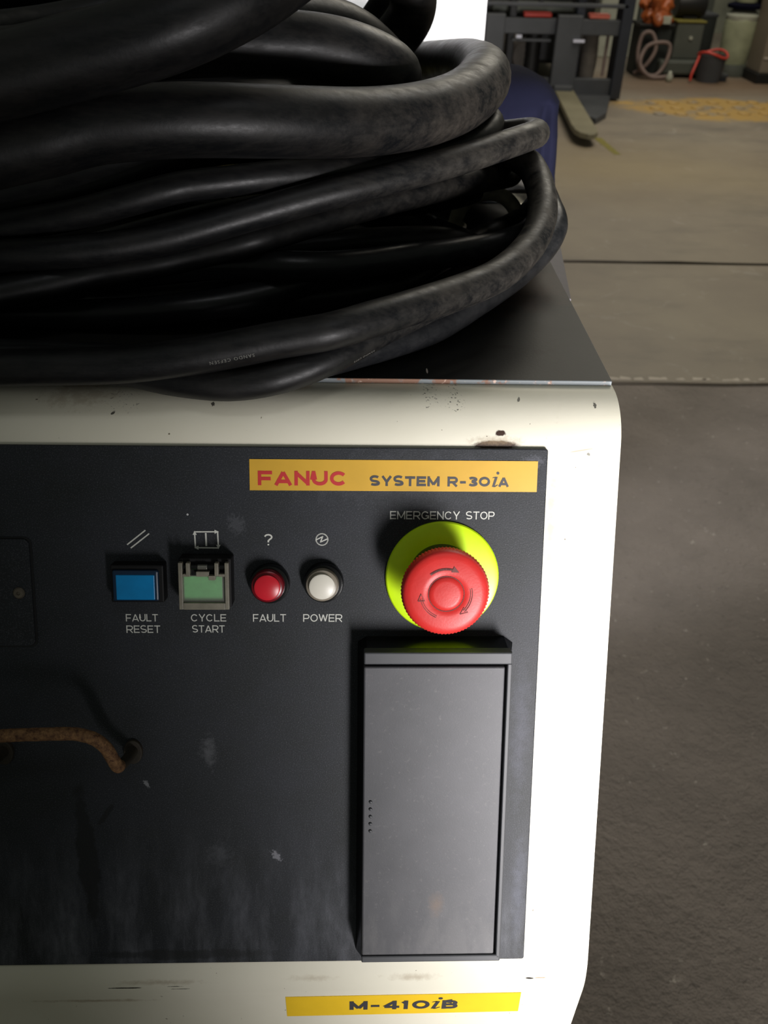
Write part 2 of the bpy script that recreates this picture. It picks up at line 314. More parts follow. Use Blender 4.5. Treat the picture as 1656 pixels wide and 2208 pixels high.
# worn black paint of the top sheet
k = NT('top_sheet_paint')
c0 = k.mix(k.ramp(k.noise(18, 5, 0.65), 0.3, 0.75), S((26, 27, 26)), S((40, 39, 37)))
c0 = k.mix(k.math('MULTIPLY', k.blob(0.105, 0.565, 0.05, 0.07, 0, 60, 0.5, 0.9), 0.65), c0, S((92, 66, 50)))
c0 = k.mix(k.math('MULTIPLY', k.ramp(k.noise(90, 5, 0.7), 0.62, 0.72), 0.5), c0, S((30, 27, 25)))
for (bx, by, r1, r2) in ((0.087, 0.452, .008, .003), (0.106, 0.446, .005, .004), (0.113, 0.448, .003, .003)):
    c0 = k.mix(k.blob(bx, by, r1, r2, 0, 300, 0.5, 0.5), c0, S((24, 20, 18)))
c0 = k.mix(k.blob(0.0395, 0.4205, 0.0006, 0.0035, 0, 600, 0.4, 0.3), c0, S((215, 200, 190)))
k.link(c0, k.b.inputs['Base Color'])
k.b.inputs['Roughness'].default_value = 0.45
k.b.inputs['Specular IOR Level'].default_value = 0.2
k.bump(k.noise(700, 3), 0.06)
M['top_sheet'] = k.m

k = NT('sheet_edge_metal')
c0 = k.mix(k.ramp(k.noise(38, 4, 0.7, stretch=(1, 0.3, 1)), 0.52, 0.56), S((112, 118, 120)), S((124, 92, 74)))
c0 = k.mix(k.ramp(k.noise(300, 3), 0.6, 0.7), c0, S((190, 165, 150)))
k.link(c0, k.b.inputs['Base Color'])
k.b.inputs['Roughness'].default_value = 0.45
k.b.inputs['Metallic'].default_value = 0.2
M['sheet_edge'] = k.m


def rubber(name, rgb, dusty, dust_amt, rough):
    k = NT(name)
    base = k.mix(k.ramp(k.noise(12, 3), 0.3, 0.7), tuple(c * 0.75 for c in S(rgb)[:3]) + (1,), S(rgb))
    d1 = k.ramp(k.noise(22, 5, 0.7), 0.45, 0.70)
    d2 = k.ramp(k.noise(160, 5, 0.75, stretch=(0.25, 1, 1)), 0.40, 0.70)
    ge = k.n('ShaderNodeNewGeometry')
    sx = k.n('ShaderNodeSeparateXYZ')
    k.link(ge.outputs['Position'], sx.inputs[0])
    # dust thins to the left, putting the weaker light there into the colour
    right = k.ramp(sx.outputs[0], -0.02, 0.14)
    amt = k.math('MULTIPLY', k.math('ADD', k.math('MULTIPLY', d1, 0.5), k.math('MULTIPLY', d2, 0.5)),
                 k.math('ADD', k.math('MULTIPLY', right, 0.95), 0.14))
    amt = k.math('MULTIPLY', amt, dust_amt, clamp=True)
    k.link(k.mix(amt, base, S(dusty)), k.b.inputs['Base Color'])
    rr = k.math('ADD', k.math('MULTIPLY', d2, 0.15), rough)
    rr = k.math('ADD', rr, k.math('MULTIPLY', amt, 0.35))
    k.link(rr, k.b.inputs['Roughness'])
    k.bump(k.noise(260, 3, 0.6), 0.10, 0.0008)
    k.b.inputs['Specular IOR Level'].default_value = 0.34
    return k.m


M['rubber'] = rubber('black_rubber_jacket', (18, 19, 21), (104, 98, 88), 0.55, 0.38)
M['rubber_thick'] = rubber('thick_black_rubber_jacket', (19, 20, 22), (112, 103, 92), 0.60, 0.38)
M['rubber_glossy'] = rubber('smooth_black_rubber_jacket', (24, 25, 27), (90, 88, 86), 0.25, 0.30)

M['yellow'] = simple('yellow_sticker', (214, 168, 54), 0.38, var=0.06, vscale=40)
M['yellow2'] = simple('bright_yellow_sticker', (247, 204, 44), 0.38, var=0.05, vscale=40)
M['ink_red'] = simple('red_ink', (196, 44, 44), 0.5)
M['ink_dark'] = simple('dark_ink', (62, 62, 66), 0.5)
M['ink_white'] = simple('white_ink', (205, 206, 198), 0.6)
M['ink_grey'] = simple('grey_ink', (96, 96, 98), 0.6)
M['ring'] = simple('fluorescent_yellow_plastic', (206, 246, 24), 0.30, var=0.06, vscale=70)
M['stop_red'] = simple('red_plastic', (216, 48, 44), 0.42, var=0.10, vscale=60, bump=0.05, bscale=900)
M['stop_line'] = simple('dull_red_line', (120, 70, 66), 0.7)  # dull red for the lines on the stop button
M['black_plastic'] = simple('black_plastic', (20, 20, 20), 0.35, var=0.2)
M['gloss_black'] = simple('glossy_black_plastic', (14, 15, 15), 0.18)
M['bezel'] = simple('matt_black_bezel', (14, 14, 15), 0.6, spec=0.25)
M['blue_lens'] = simple('blue_lens', (0, 128, 190), 0.30, var=0.08, vscale=120)
M['blue_rim'] = simple('dark_blue_rim', (12, 38, 62), 0.3)
M['green_lens'] = simple('green_lens', (96, 196, 110), 0.4, var=0.18, vscale=110)
M['red_lens'] = simple('red_lens', (205, 34, 48), 0.3, var=0.05)
M['red_rim'] = simple('dark_red_rim', (112, 14, 26), 0.25)
M['white_lens'] = simple('white_lens', (226, 222, 208), 0.35, var=0.05)
M['grey_rim'] = simple('grey_rim', (136, 128, 114), 0.3, var=0.15)
M['chrome'] = simple('steel', (150, 148, 140), 0.3, metal=0.9)
M['screw'] = simple('dull_screw', (112, 104, 92), 0.45, metal=0.6, var=0.2, vscale=300)
k = NT('clear_grey_cover')
k.b.inputs['Base Color'].default_value = S((200, 200, 190))
k.b.inputs['Roughness'].default_value = 0.25
k.b.inputs['Transmission Weight'].default_value = 0.0
k.b.inputs['Alpha'].default_value = 0.16
M['clear'] = k.m
M['cover_frame'] = simple('smoky_grey_plastic', (124, 120, 106), 0.4, var=0.22, vscale=160)

k = NT('port_cover_grey')
c0 = k.mix(k.ramp(k.noise(16, 5, 0.65), 0.3, 0.75), S((62, 63, 66)), S((80, 80, 84)))
c0 = k.mix(k.math('MULTIPLY', k.ramp(k.noise(420, 3, 0.7), 0.6, 0.8), 0.25), c0, S((150, 146, 142)))
x, y, z = k.xyz()
lowm = k.math('MULTIPLY', k.ramp(y, -0.165, -0.215), k.ramp(k.noise(45, 4, 0.7, stretch=(1, .4, 1)), 0.42, 0.6))
c0 = k.mix(k.math('MULTIPLY', lowm, 0.35), c0, S((126, 124, 122)))
c0 = k.mix(k.math('MULTIPLY', k.blob(-0.0005, -0.183, 0.005, 0.009, 0, 200, 0.6, 0.8), 0.35), c0, S((130, 100, 70)))
k.link(c0, k.b.inputs['Base Color'])
k.b.inputs['Roughness'].default_value = 0.48
k.bump(k.noise(1500, 2), 0.05, 0.0005)
M['port'] = k.m
M['port_frame'] = simple('port_frame_grey', (64, 66, 69), 0.45, var=0.12, vscale=30)
M['port_dark'] = simple('port_recess_black', (16, 17, 19), 0.5)

k = NT('rusty_rod')
c0 = k.mix(k.ramp(k.noise(350, 5, 0.75), 0.35, 0.65), S((70, 40, 24)), S((150, 112, 72)))
k.link(c0, k.b.inputs['Base Color'])
k.b.inputs['Roughness'].default_value = 0.8
k.bump(k.noise(900, 4), 0.5, 0.001)
M['rust'] = k.m
M['shaded_rust'] = simple('shaded_rusty_steel', (44, 38, 27), 0.75, var=0.3, vscale=300)  # rust kept dark so handle legs and bosses carry their shade in colour
M['eye'] = simple('worn_pale_steel', (205, 198, 172), 0.5, metal=0.1, var=0.35, vscale=90)

# ---- background materials
k = NT('rough_concrete')
x, y, z = k.xyz()
c0 = k.mix(k.ramp(k.noise(3.0, 6, 0.65), 0.3, 0.7), S((120, 112, 106)), S((146, 136, 129)))
c0 = k.mix(k.math('MULTIPLY', k.ramp(k.noise(42, 5, 0.75), 0.635, 0.70), 0.7), c0, S((205, 196, 186)))
c0 = k.mix(k.math('MULTIPLY', k.ramp(k.noise(38, 5, 0.75), 0.62, 0.72), 0.6), c0, S((84, 78, 72)))
k.link(c0, k.b.inputs['Base Color'])
k.b.inputs['Roughness'].default_value = 0.8
h = k.math('ADD', k.math('MULTIPLY', k.noise(32, 5, 0.7), 1.0), k.math('MULTIPLY', k.noise(110, 3, 0.6), 0.5))
k.bump(h, 0.55, 0.035)
M['rough_floor'] = k.m

k = NT('smooth_concrete')
c0 = k.mix(k.ramp(k.noise(1.1, 6, 0.6), 0.3, 0.7), S((118, 108, 98)), S((144, 134, 118)))
c0 = k.mix(k.math('MULTIPLY', k.ramp(k.noise(2.4, 5, 0.7, stretch=(0.5, 1.4, 1)), 0.52, 0.7), 0.5), c0, S((92, 88, 82)))
c0 = k.mix(k.math('MULTIPLY', k.ramp(k.noise(5, 6, 0.75, dist=1.5), 0.60, 0.66), 0.3), c0, S((178, 172, 164)))
c0 = k.mix(k.math('MULTIPLY', k.blob(1.55, 5.0, 1.3, 0.9, 0, 1.2, 0.4, 0.9), 0.45), c0, S((150, 132, 92)))
c0 = k.mix(k.math('MULTIPLY', k.blob(2.9, 7.7, 2.2, 0.65, 0, 1.2, 0.4, 0.8), 0.7), c0, S((112, 86, 62)))
tact = k.blob(2.80, 6.66, 0.95, 0.44, -0.20, 2.6, 0.5, 0.2)
wear = k.ramp(k.noise(4.5, 5, 0.7), 0.36, 0.5)
c0 = k.mix(k.math('MULTIPLY', k.math('MULTIPLY', tact, wear), 0.8), c0, S((184, 146, 66)))
k.link(c0, k.b.inputs['Base Color'])
k.b.inputs['Roughness'].default_value = 0.55
k.bump(k.noise(25, 4), 0.1, 0.01)
M['smooth_floor'] = k.m

M['wall'] = simple('grey_green_wall', (128, 130, 116), 0.8, var=0.35, vscale=2.5)
M['white_paint'] = simple('white_paint', (246, 246, 246), 0.5)
M['navy'] = simple('navy_cloth', (19, 20, 34), 0.95, var=0.15, vscale=18, bump=0.3, bscale=30)
M['navy'].node_tree.nodes['Principled BSDF'].inputs['Specular IOR Level'].default_value = 0.05
M['duct_grey'] = simple('lavender_grey_paint', (104, 99, 104), 0.55, var=0.08)
M['olive'] = simple('olive_yellow_paint', (120, 112, 44), 0.6, var=0.2)
M['fork_grey'] = simple('charcoal_steel', (66, 68, 72), 0.5, var=0.15, vscale=6)
M['fork_dark'] = simple('dark_navy_steel', (38, 42, 52), 0.5, var=0.15, vscale=6)
M['fork_black'] = simple('oily_black_steel', (22, 22, 22), 0.5, var=0.3, vscale=8)
M['blade'] = simple('worn_fork_blade', (128, 122, 100), 0.5, var=0.15, vscale=5)
M['tyre'] = simple('grey_tyre', (98, 92, 86), 0.8, var=0.2, vscale=12)
M['red_lamp'] = simple('red_plastic_lamp', (205, 66, 54), 0.35, var=0.1)
M['salmon'] = simple('salmon_plastic_lamp', (250, 130, 112), 0.35, var=0.1)
M['pale_label'] = simple('pale_label', (215, 216, 235), 0.4)
M['orange_bag'] = simple('orange_plastic_film', (168, 88, 44), 0.35, var=0.3, vscale=14)
M['machine_grey'] = simple('grey_green_machine_paint', (84, 88, 82), 0.55, var=0.15, vscale=5)
M['crate_black'] = simple('dark_green_crate', (34, 38, 36), 0.7, var=0.3, vscale=6)
M['hose'] = simple('dusty_pink_grey_hose', (128, 110, 104), 0.7, var=0.2, vscale=10)
M['gas_green'] = simple('pale_green_paint', (160, 164, 136), 0.5, var=0.2, vscale=9)
M['gas_top'] = simple('pale_grey_paint', (182, 184, 170), 0.45, var=0.15, vscale=9)
M['beige'] = simple('beige_cabinet_paint', (128, 118, 104), 0.6, var=0.08, vscale=3)
M['scuff'] = simple('pale_scuff', (190, 180, 168), 0.7)


# ------------------------------------------------------------------ mesh helpers
WM = {}                                                    # world matrix of every object


def link_obj(name, data, mw=None, parent=None):
    o = bpy.data.objects.new(name, data)
    col.objects.link(o)
    mw = mw.copy() if mw is not None else Matrix.Identity(4)
    WM[o] = mw
    if parent is not None:
        o.parent = parent
        o.matrix_basis = WM[parent].inverted() @ mw
    else:
        o.matrix_basis = mw
    return o


def tag(o, label=None, cat=None, group=None, kind=None):
    if label: o['label'] = label
    if cat: o['category'] = cat
    if group: o['group'] = group
    if kind: o['kind'] = kind
    return o


def thing(name, loc, label, cat, group=None, rotz=0.0):
    mw = Matrix.Translation(Vector(loc)) @ Matrix.Rotation(rotz, 4, 'Z')
    return tag(link_obj(name, None, mw), label, cat, group)


def obj(name, bm, mats, mw=None, parent=None, smooth=False, angle=None):
    me = bpy.data.meshes.new(name)
    bmesh.ops.recalc_face_normals(bm, faces=bm.faces[:])
    if smooth:
        for f in bm.faces:
            f.smooth = True
        if angle:
            for e in bm.edges:
                if len(e.link_faces) == 2 and e.calc_face_angle(0) > rad(angle):
                    e.smooth = False
    bm.to_mesh(me)
    bm.free()
    for m_ in (mats if isinstance(mats, (list, tuple)) else [mats]):
        me.materials.append(m_)
    return link_obj(name, me, mw, parent)


def box(bm, x0, x1, y0, y1, z0, z1, bev=0.0, seg=2, mat=0):
    r = bmesh.ops.create_cube(bm, size=1.0)
    vs = r['verts']
    for v in vs:
        v.co = Vector(((x0 + x1) / 2 + v.co.x * (x1 - x0), (y0 + y1) / 2 + v.co.y * (y1 - y0),
                       (z0 + z1) / 2 + v.co.z * (z1 - z0)))
    fs = set(f for v in vs for f in v.link_faces)
    for f in fs:
        f.material_index = mat
    if bev:
        es = list(set(e for v in vs for e in v.link_edges))
        bmesh.ops.bevel(bm, geom=es, offset=bev, segments=seg, profile=0.5, affect='EDGES', material=mat)
    return vs


def boxbm(*a, **k):
    bm = bmesh.new()
    box(bm, *a, **k)
    return bm


def poly_prism(bm, pts, z0, z1, mat=0, bev=0.0):
    """pts: 2-D outline, extruded in z"""
    a = [bm.verts.new((p[0], p[1], z0)) for p in pts]
    b = [bm.verts.new((p[0], p[1], z1)) for p in pts]
    n_ = len(pts)
    f = bm.faces.new(a[::-1]); f.material_index = mat
    top = bm.faces.new(b); top.material_index = mat
    for i in range(n_):
        g = bm.faces.new((a[i], a[(i + 1) % n_], b[(i + 1) % n_], b[i]))
        g.material_index = mat
    if bev:
        bmesh.ops.bevel(bm, geom=list(top.edges), offset=bev, segments=2, profile=0.5, affect='EDGES')


def rrect(x0, x1, y0, y1, r, seg=6):
    out = []
    for cx_, cy_, a0 in ((x1 - r, y1 - r, 0), (x0 + r, y1 - r, 90), (x0 + r, y0 + r, 180), (x1 - r, y0 + r, 270)):
        for i in range(seg + 1):
            a = rad(a0 + 90 * i / seg)
            out.append((cx_ + r * math.cos(a), cy_ + r * math.sin(a)))
    return out


def lathe(bm, prof, cx_=0, cy_=0, seg=64, mat=0, jitter=None):
    """prof: list of (radius, z); closed at both ends when radius > 0"""
    rings = []
    for r, z_ in prof:
        if r < 1e-7:
            rings.append([bm.verts.new((cx_, cy_, z_))])
        else:
            ring = []
            for i in range(seg):
                rr = r + (jitter(i, z_) if jitter else 0)
                a = 2 * PI * i / seg
                ring.append(bm.verts.new((cx_ + rr * math.cos(a), cy_ + rr * math.sin(a), z_)))
            rings.append(ring)
    for a, b in zip(rings[:-1], rings[1:]):
        for i in range(seg):
            j = (i + 1) % seg
            if len(a) == 1 and len(b) == 1:
                continue
            if len(a) == 1:
                f = bm.faces.new((a[0], b[i], b[j]))
            elif len(b) == 1:
                f = bm.faces.new((a[i], a[j], b[0]))
            else:
                f = bm.faces.new((a[i], a[j], b[j], b[i]))
            f.material_index = mat
    for ring, rev in ((rings[0], True), (rings[-1], False)):
        if len(ring) > 1:
            f = bm.faces.new(ring[::-1] if rev else ring)
            f.material_index = mat


def catmull(P, sub, closed=False):
    P = [Vector(p) for p in P]
    n_ = len(P)
    out = []
    rng = range(n_ if closed else n_ - 1)
    for i in rng:
        if closed:
            a, b, c_, d = P[(i - 1) % n_], P[i], P[(i + 1) % n_], P[(i + 2) % n_]
        else:
            b, c_ = P[i], P[i + 1]
            a = P[i - 1] if i > 0 else b * 2 - c_
            d = P[i + 2] if i + 2 < n_ else c_ * 2 - b
        for s in range(sub):
            t = s / sub
            out.append(0.5 * ((2 * b) + (c_ - a) * t + (2 * a - 5 * b + 4 * c_ - d) * t * t + (3 * b - a - 3 * c_ + d) * t ** 3))
    if not closed:
        out.append(P[-1])
    return out


def tube(bm, pts, r, seg=16, closed=False, rfun=None, mat=0):
    n_ = len(pts)
    T = []
    for i in range(n_):
        if closed:
            t = pts[(i + 1) % n_] - pts[(i - 1) % n_]
        else:
            t = pts[min(i + 1, n_ - 1)] - pts[max(i - 1, 0)]
        T.append(t.normalized())
    up = Vector((0, 0, 1)) if abs(T[0].z) < 0.9 else Vector((1, 0, 0))
    N = [(up - T[0] * up.dot(T[0])).normalized()]
    for i in range(1, n_):
        v = N[-1] - T[i] * N[-1].dot(T[i])
        N.append(v.normalized())
    tw = 0.0
    if closed:                                             # spread the closing twist
        v = N[-1] - T[0] * N[-1].dot(T[0])
        v.normalize()
        tw = math.atan2(v.cross(N[0]).dot(T[0]), v.dot(N[0]))
    rings = []
    for i in range(n_):
        B = T[i].cross(N[i])
        a0 = tw * i / n_ if closed else 0
        rr = rfun(i) * r if rfun else r
        rings.append([bm.verts.new(pts[i] + (N[i] * math.cos(a0 + 2 * PI * j / seg) + B * math.sin(a0 + 2 * PI * j / seg)) * rr)
                      for j in range(seg)])
    m_ = n_ if closed else n_ - 1
    for i in range(m_):
        a, b = rings[i], rings[(i + 1) % n_]
        off = 0
        for j in range(seg):
            f = bm.faces.new((a[j], a[(j + 1) % seg], b[(j + 1) % seg], b[j]))
            f.material_index = mat
    if not closed:
        bm.faces.new(rings[0][::-1])
        bm.faces.new(rings[-1])
    return rings


def text_mesh(name, s, x0, x1, y0, y1, z_, mat, mw, parent, bold=0.0, shear=0.0, space=1.0, word=1.0, thick=0.00012):
    """flat lettering fitted into the rectangle x0..x1 / y0..y1 of the frame mw"""
    cu = bpy.data.curves.new(name, 'FONT')
    cu.body = s
    cu.size = 1.0
    cu.offset = bold
    cu.shear = shear
    cu.space_character = space
    cu.space_word = word
    cu.resolution_u = 5
    cu.align_x = 'LEFT'
    t = bpy.data.objects.new('tmp', cu)
    col.objects.link(t)
    dg = bpy.context.evaluated_depsgraph_get()
    me = bpy.data.meshes.new_from_object(t.evaluated_get(dg))
    bpy.data.objects.remove(t)
    bpy.data.curves.remove(cu)
    xs = [v.co.x for v in me.vertices]
    ys = [v.co.y for v in me.vertices]
    ax, bx, ay, by = min(xs), max(xs), min(ys), max(ys)
    for v in me.vertices:
        v.co = Vector((x0 + (v.co.x - ax) / (bx - ax) * (x1 - x0), y0 + (v.co.y - ay) / (by - ay) * (y1 - y0), z_))
    me.name = name
    me.materials.clear()
    me.materials.append(mat)
    return link_obj(name, me, mw, parent)


def stroke(bm, pts, w, z_, closed=False):
    """flat line of constant width through 2-D pts"""
    P = [Vector((p[0], p[1])) for p in pts]
    n_ = len(P)
    rng = range(n_) if closed else range(n_ - 1)
    for i in rng:
        a, b = P[i], P[(i + 1) % n_]
        d = (b - a).normalized()
        q = Vector((-d.y, d.x)) * w / 2
        e = d * w * 0.35
        vs = [bm.verts.new((p.x, p.y, z_)) for p in (a - e + q, a - e - q, b + e - q, b + e + q)]
        bm.faces.new(vs[::-1])


def flat_poly(bm, pts, z_):
    bm.faces.new([bm.verts.new((p[0], p[1], z_)) for p in pts])


# ================================================================== THE SETTING
bm = bmesh.new()
# rough slab round the cabinet, its surface gently uneven
nx, ny = 70, 50
vg = [[None] * (ny + 1) for _ in range(nx + 1)]
for i in range(nx + 1):
    for j in range(ny + 1):
        X = -2.0 + 6.0 * i / nx
        Y = -2.2 + (2.40 + 2.2) * j / ny
        z = mnoise.noise(Vector((X * 3, Y * 3, 0))) * 0.003 - 0.004
        edge = 0.0
        if j == ny:
            Y += 0.02 * mnoise.noise(Vector((X * 5, 0, 7)))
        vg[i][j] = bm.verts.new((X, Y, z))
for i in range(nx):
    for j in range(ny):
        bm.faces.new((vg[i][j], vg[i + 1][j], vg[i + 1][j + 1], vg[i][j + 1]))
r = bmesh.ops.extrude_face_region(bm, geom=bm.faces[:])
bmesh.ops.translate(bm, verts=[v for v in r['geom'] if isinstance(v, bmesh.types.BMVert)], vec=(0, 0, -0.15))
o = obj('floor', bm, M['rough_floor'], smooth=False)
tag(o, 'rough dark grey concrete floor with pits around the cabinet', kind='structure')

# smooth slab beyond, its broken edge a little higher; joint across it
def slab(y0, y1, z0, zt):
    bm = bmesh.new()
    n_ = 90
    front = []
    back = []
    for i in range(n_ + 1):
        X = -7 + 16 * i / n_
        wob = 0.018 * mnoise.noise(Vector((X * 4, y0, 3))) + 0.006 * mnoise.noise(Vector((X * 19, y0, 1)))
        front.append((X, y0 + wob))
    outline = front + [(9, y1), (-7, y1)]
    poly_prism(bm, outline, z0, zt, bev=0.0)
    return bm


o = obj('floor', slab(2.40, 3.465, -0.15, 0.006), M['smooth_floor'])
tag(o, 'smooth grey concrete slab strip between the dark slab and the far joint', kind='structure')
o = obj('floor', slab(3.495, 11.5, -0.15, 0.006), M['smooth_floor'])
tag(o, 'smooth brownish concrete floor reaching to the back wall', kind='structure')
o = obj('floor', boxbm(-7, 9, 3.44, 3.52, -0.16, -0.006), M['fork_black'])
tag(o, 'dark joint filler across the smooth floor', kind='structure')

# pale chipped lip along the edge of the smooth slab
bm = bmesh.new()
rng = random.Random(4)
for i in range(46):
    X = 0.4 + i * 0.045 + rng.uniform(-.01, .01)
    w = rng.uniform(.02, .05)
    Y = 2.415 + 0.018 * mnoise.noise(Vector((X * 4, 2.40, 3)))
    poly_prism(bm, [(X, Y), (X + w, Y + rng.uniform(-.004, .004)), (X + w * .9, Y + rng.uniform(.006, .02)), (X + .1 * w, Y + rng.uniform(.006, .02))], 0.004, 0.0075)
o = obj('trim_1', bm, M['scuff'])
tag(o, 'pale chipped lip along the edge of the smooth slab', kind='structure')

# back wall of the workshop with pilasters
o = obj('wall_back', boxbm(-7, 9, 11.0, 11.2, 0.0, 4.5), M['wall'])
tag(o, 'grey green back wall of the workshop', kind='structure')

# yellow line painted on the floor
bm = bmesh.new()
poly_prism(bm, [(1.50, 5.72), (1.555, 5.72), (1.575, 5.30), (1.535, 5.30)], 0.0062, 0.0072)
o = obj('trim_2', bm, M['olive'])
tag(o, 'short worn yellow floor line ahead of the fork blade', kind='structure')

# raised domes of the yellow guiding strip
bm = bmesh.new()
for i in range(9):
    for j in range(3):
        X = 2.15 + i * 0.16 + j * 0.03
        Y = 6.48 + j * 0.2 + 0.02 * i
        lathe(bm, [(0.05, 0.005), (0.045, 0.012), (0.03, 0.016), (0, 0.017)], X, Y, seg=12)
o = obj('trim_3', bm, M['smooth_floor'], smooth=True)
tag(o, 'low domes of the yellow painted floor strip', kind='structure')


# ================================================================== CONTROL CABINET
cab = thing('control_cabinet', (-0.23, 0.50, 0.0),
            'cream control cabinet with black operator panel, emergency stop and black top sheet', 'control cabinet')
I4 = Matrix.Identity(4)
SL = rad(25.46)
c0 = Vector((0.04717, 0.34546, 1.25 - 0.29599))            # centre of the emergency stop on the panel surface
nrm = Vector((0, -math.cos(SL), math.sin(SL)))
upv = Vector((0, math.sin(SL), math.cos(SL)))
MP = Matrix(((1, 0, 0, c0.x), (0, upv.y, nrm.y, c0.y), (0, upv.z, nrm.z, c0.z), (0, 0, 0, 1)))

# body: folded sheet profile (y, z), pushed along x
ZT = 1.25 - 0.2153
base_pt = c0 - nrm * 0.0025                                # a point of the sloping face
def face_pt(v):
    p = base_pt - upv * v
    return (p.y, p.z)


prof = [(0.735, 0.08), (0.735, ZT)]
# rounded top edge, r = 30 mm
t_v = (base_pt.z - ZT) / upv.z
ycorner = base_pt.y - upv.y * t_v
R1 = 0.030
turn = rad(90) - SL
tl = R1 * math.tan(turn / 2)
cy1, cz1 = ycorner + tl, ZT - R1
for i in range(15):
    a = turn * i / 14
    prof.append((cy1 - R1 * math.sin(a), cz1 + R1 * math.cos(a)))
# lower bend, r = 65 mm, to the vertical front
vm = 0.2477
R2 = 0.065
tl2 = R2 * math.tan(SL / 2)
ms = face_pt(vm)
YV = ms[0]
cy2, cz2 = YV + R2, ms[1] - tl2
for i in range(9):
    a = SL * (1 - i / 8)
    prof.append((cy2 - R2 * math.cos(a), cz2 + R2 * math.sin(a)))
prof.append((YV, 0.08))
bm = bmesh.new()
XL, XR = -0.600, 0.140
for pts_x in (0,):
    a = [bm.verts.new((XL, p[0], p[1])) for p in prof]
    b = [bm.verts.new((XR, p[0], p[1])) for p in prof]
    n_ = len(prof)
    fa = bm.faces.new(a)
    fb = bm.faces.new(b[::-1])
    for i in range(n_):
        bm.faces.new((a[i], b[i], b[(i + 1) % n_], a[(i + 1) % n_]))
    bmesh.ops.bevel(bm, geom=list(set(list(fa.edges) + list(fb.edges))), offset=0.0012, segments=2, profile=0.5, affect='EDGES')
obj('body', bm, M['cream'], I4, cab, smooth=True, angle=30)
obj('plinth', boxbm(-0.59, 0.13, 0.27, 0.72, 0.0, 0.082), M['black_plastic'], I4, cab)

# black top sheet with bare edges
bm = bmesh.new()
box(bm, XL, XR - 0.0005, 0.4105, 0.733, ZT, 1.25 - 0.2125, bev=0.0003, seg=1)
for f in bm.faces:
    f.material_index = 0 if f.normal.z > 0.9 else 1
obj('top_sheet', bm, [M['top_sheet'], M['sheet_edge']], I4, cab)
obj('rear_lip', boxbm(0.02, 0.139, 0.7335, 0.737, 1.02, 1.0405, bev=.0004), M['sheet_edge'], I4, cab)

# grey side duct beyond the rear corner
bm = bmesh.new()
P8 = [(0.1405, 0.60, 0.60), (0.163, 0.60, 0.60), (0.200, 0.86, 0.60), (0.1405, 0.86, 0.60),
      (0.1405, 0.60, 1.012), (0.163, 0.61, 1.003), (0.200, 0.83, 0.976), (0.1405, 0.86, 1.00)]
vs = [bm.verts.new(p) for p in P8]
for f in ((3, 2, 1, 0), (4, 5, 6, 7), (0, 1, 5, 4), (1, 2, 6, 5), (2, 3, 7, 6), (3, 0, 4, 7)):
    bm.faces.new([vs[i] for i in f])
obj('side_duct', bm, M['duct_grey'], I4, cab)
obj('rear_duct', boxbm(-0.1, 0.152, 0.742, 0.83, 0.60, 1.046, bev=.002), M['duct_grey'], I4, cab)
obj('corner_bracket', boxbm(0.128, 0.150, 0.712, 0.740, 1.0380, 1.0440, bev=.001), M['eye'], I4, cab)

# arched lifting lug on the top sheet
MY = Matrix.Translation((0.1020, 0.665, 1.0376)) @ Matrix.Rotation(rad(-4), 4, 'Z')
bm = bmesh.new()
tube(bm, [Vector((0.0240 * math.cos(t), 0, 0.003 + 0.0240 * math.sin(t))) for t in [PI * i / 28 for i in range(-1, 30)]], 0.0056, 16)
for sx in (-1, 1):
    lathe(bm, [(0.0085, 0.0), (0.0085, 0.002), (0.0060, 0.004), (0, 0.004)], sx * .024, 0, seg=20)
obj('lifting_lug', bm, M['eye'], MY, cab, smooth=True, angle=50)

# ---- operator panel
bm = bmesh.new()
poly_prism(bm, rrect(-0.56, 0.0540, -0.2322, 0.0688, 0.0012, 3), -0.0025, 0.0, bev=0.0006)
panel = obj('operator_panel', bm, M['panel'], MP, cab)

def pobj(name, bm, mats, parent=panel, smooth=False, angle=None):
    return obj(name, bm, mats, MP, parent, smooth, angle)


def ptext(s, u0, u1, v_top, v_base, mat, parent, **k):
    return text_mesh('lettering', s, u0 / 1000, u1 / 1000, -v_base / 1000, -v_top / 1000, k.pop('z', 0.00012), mat, MP, parent, **k)


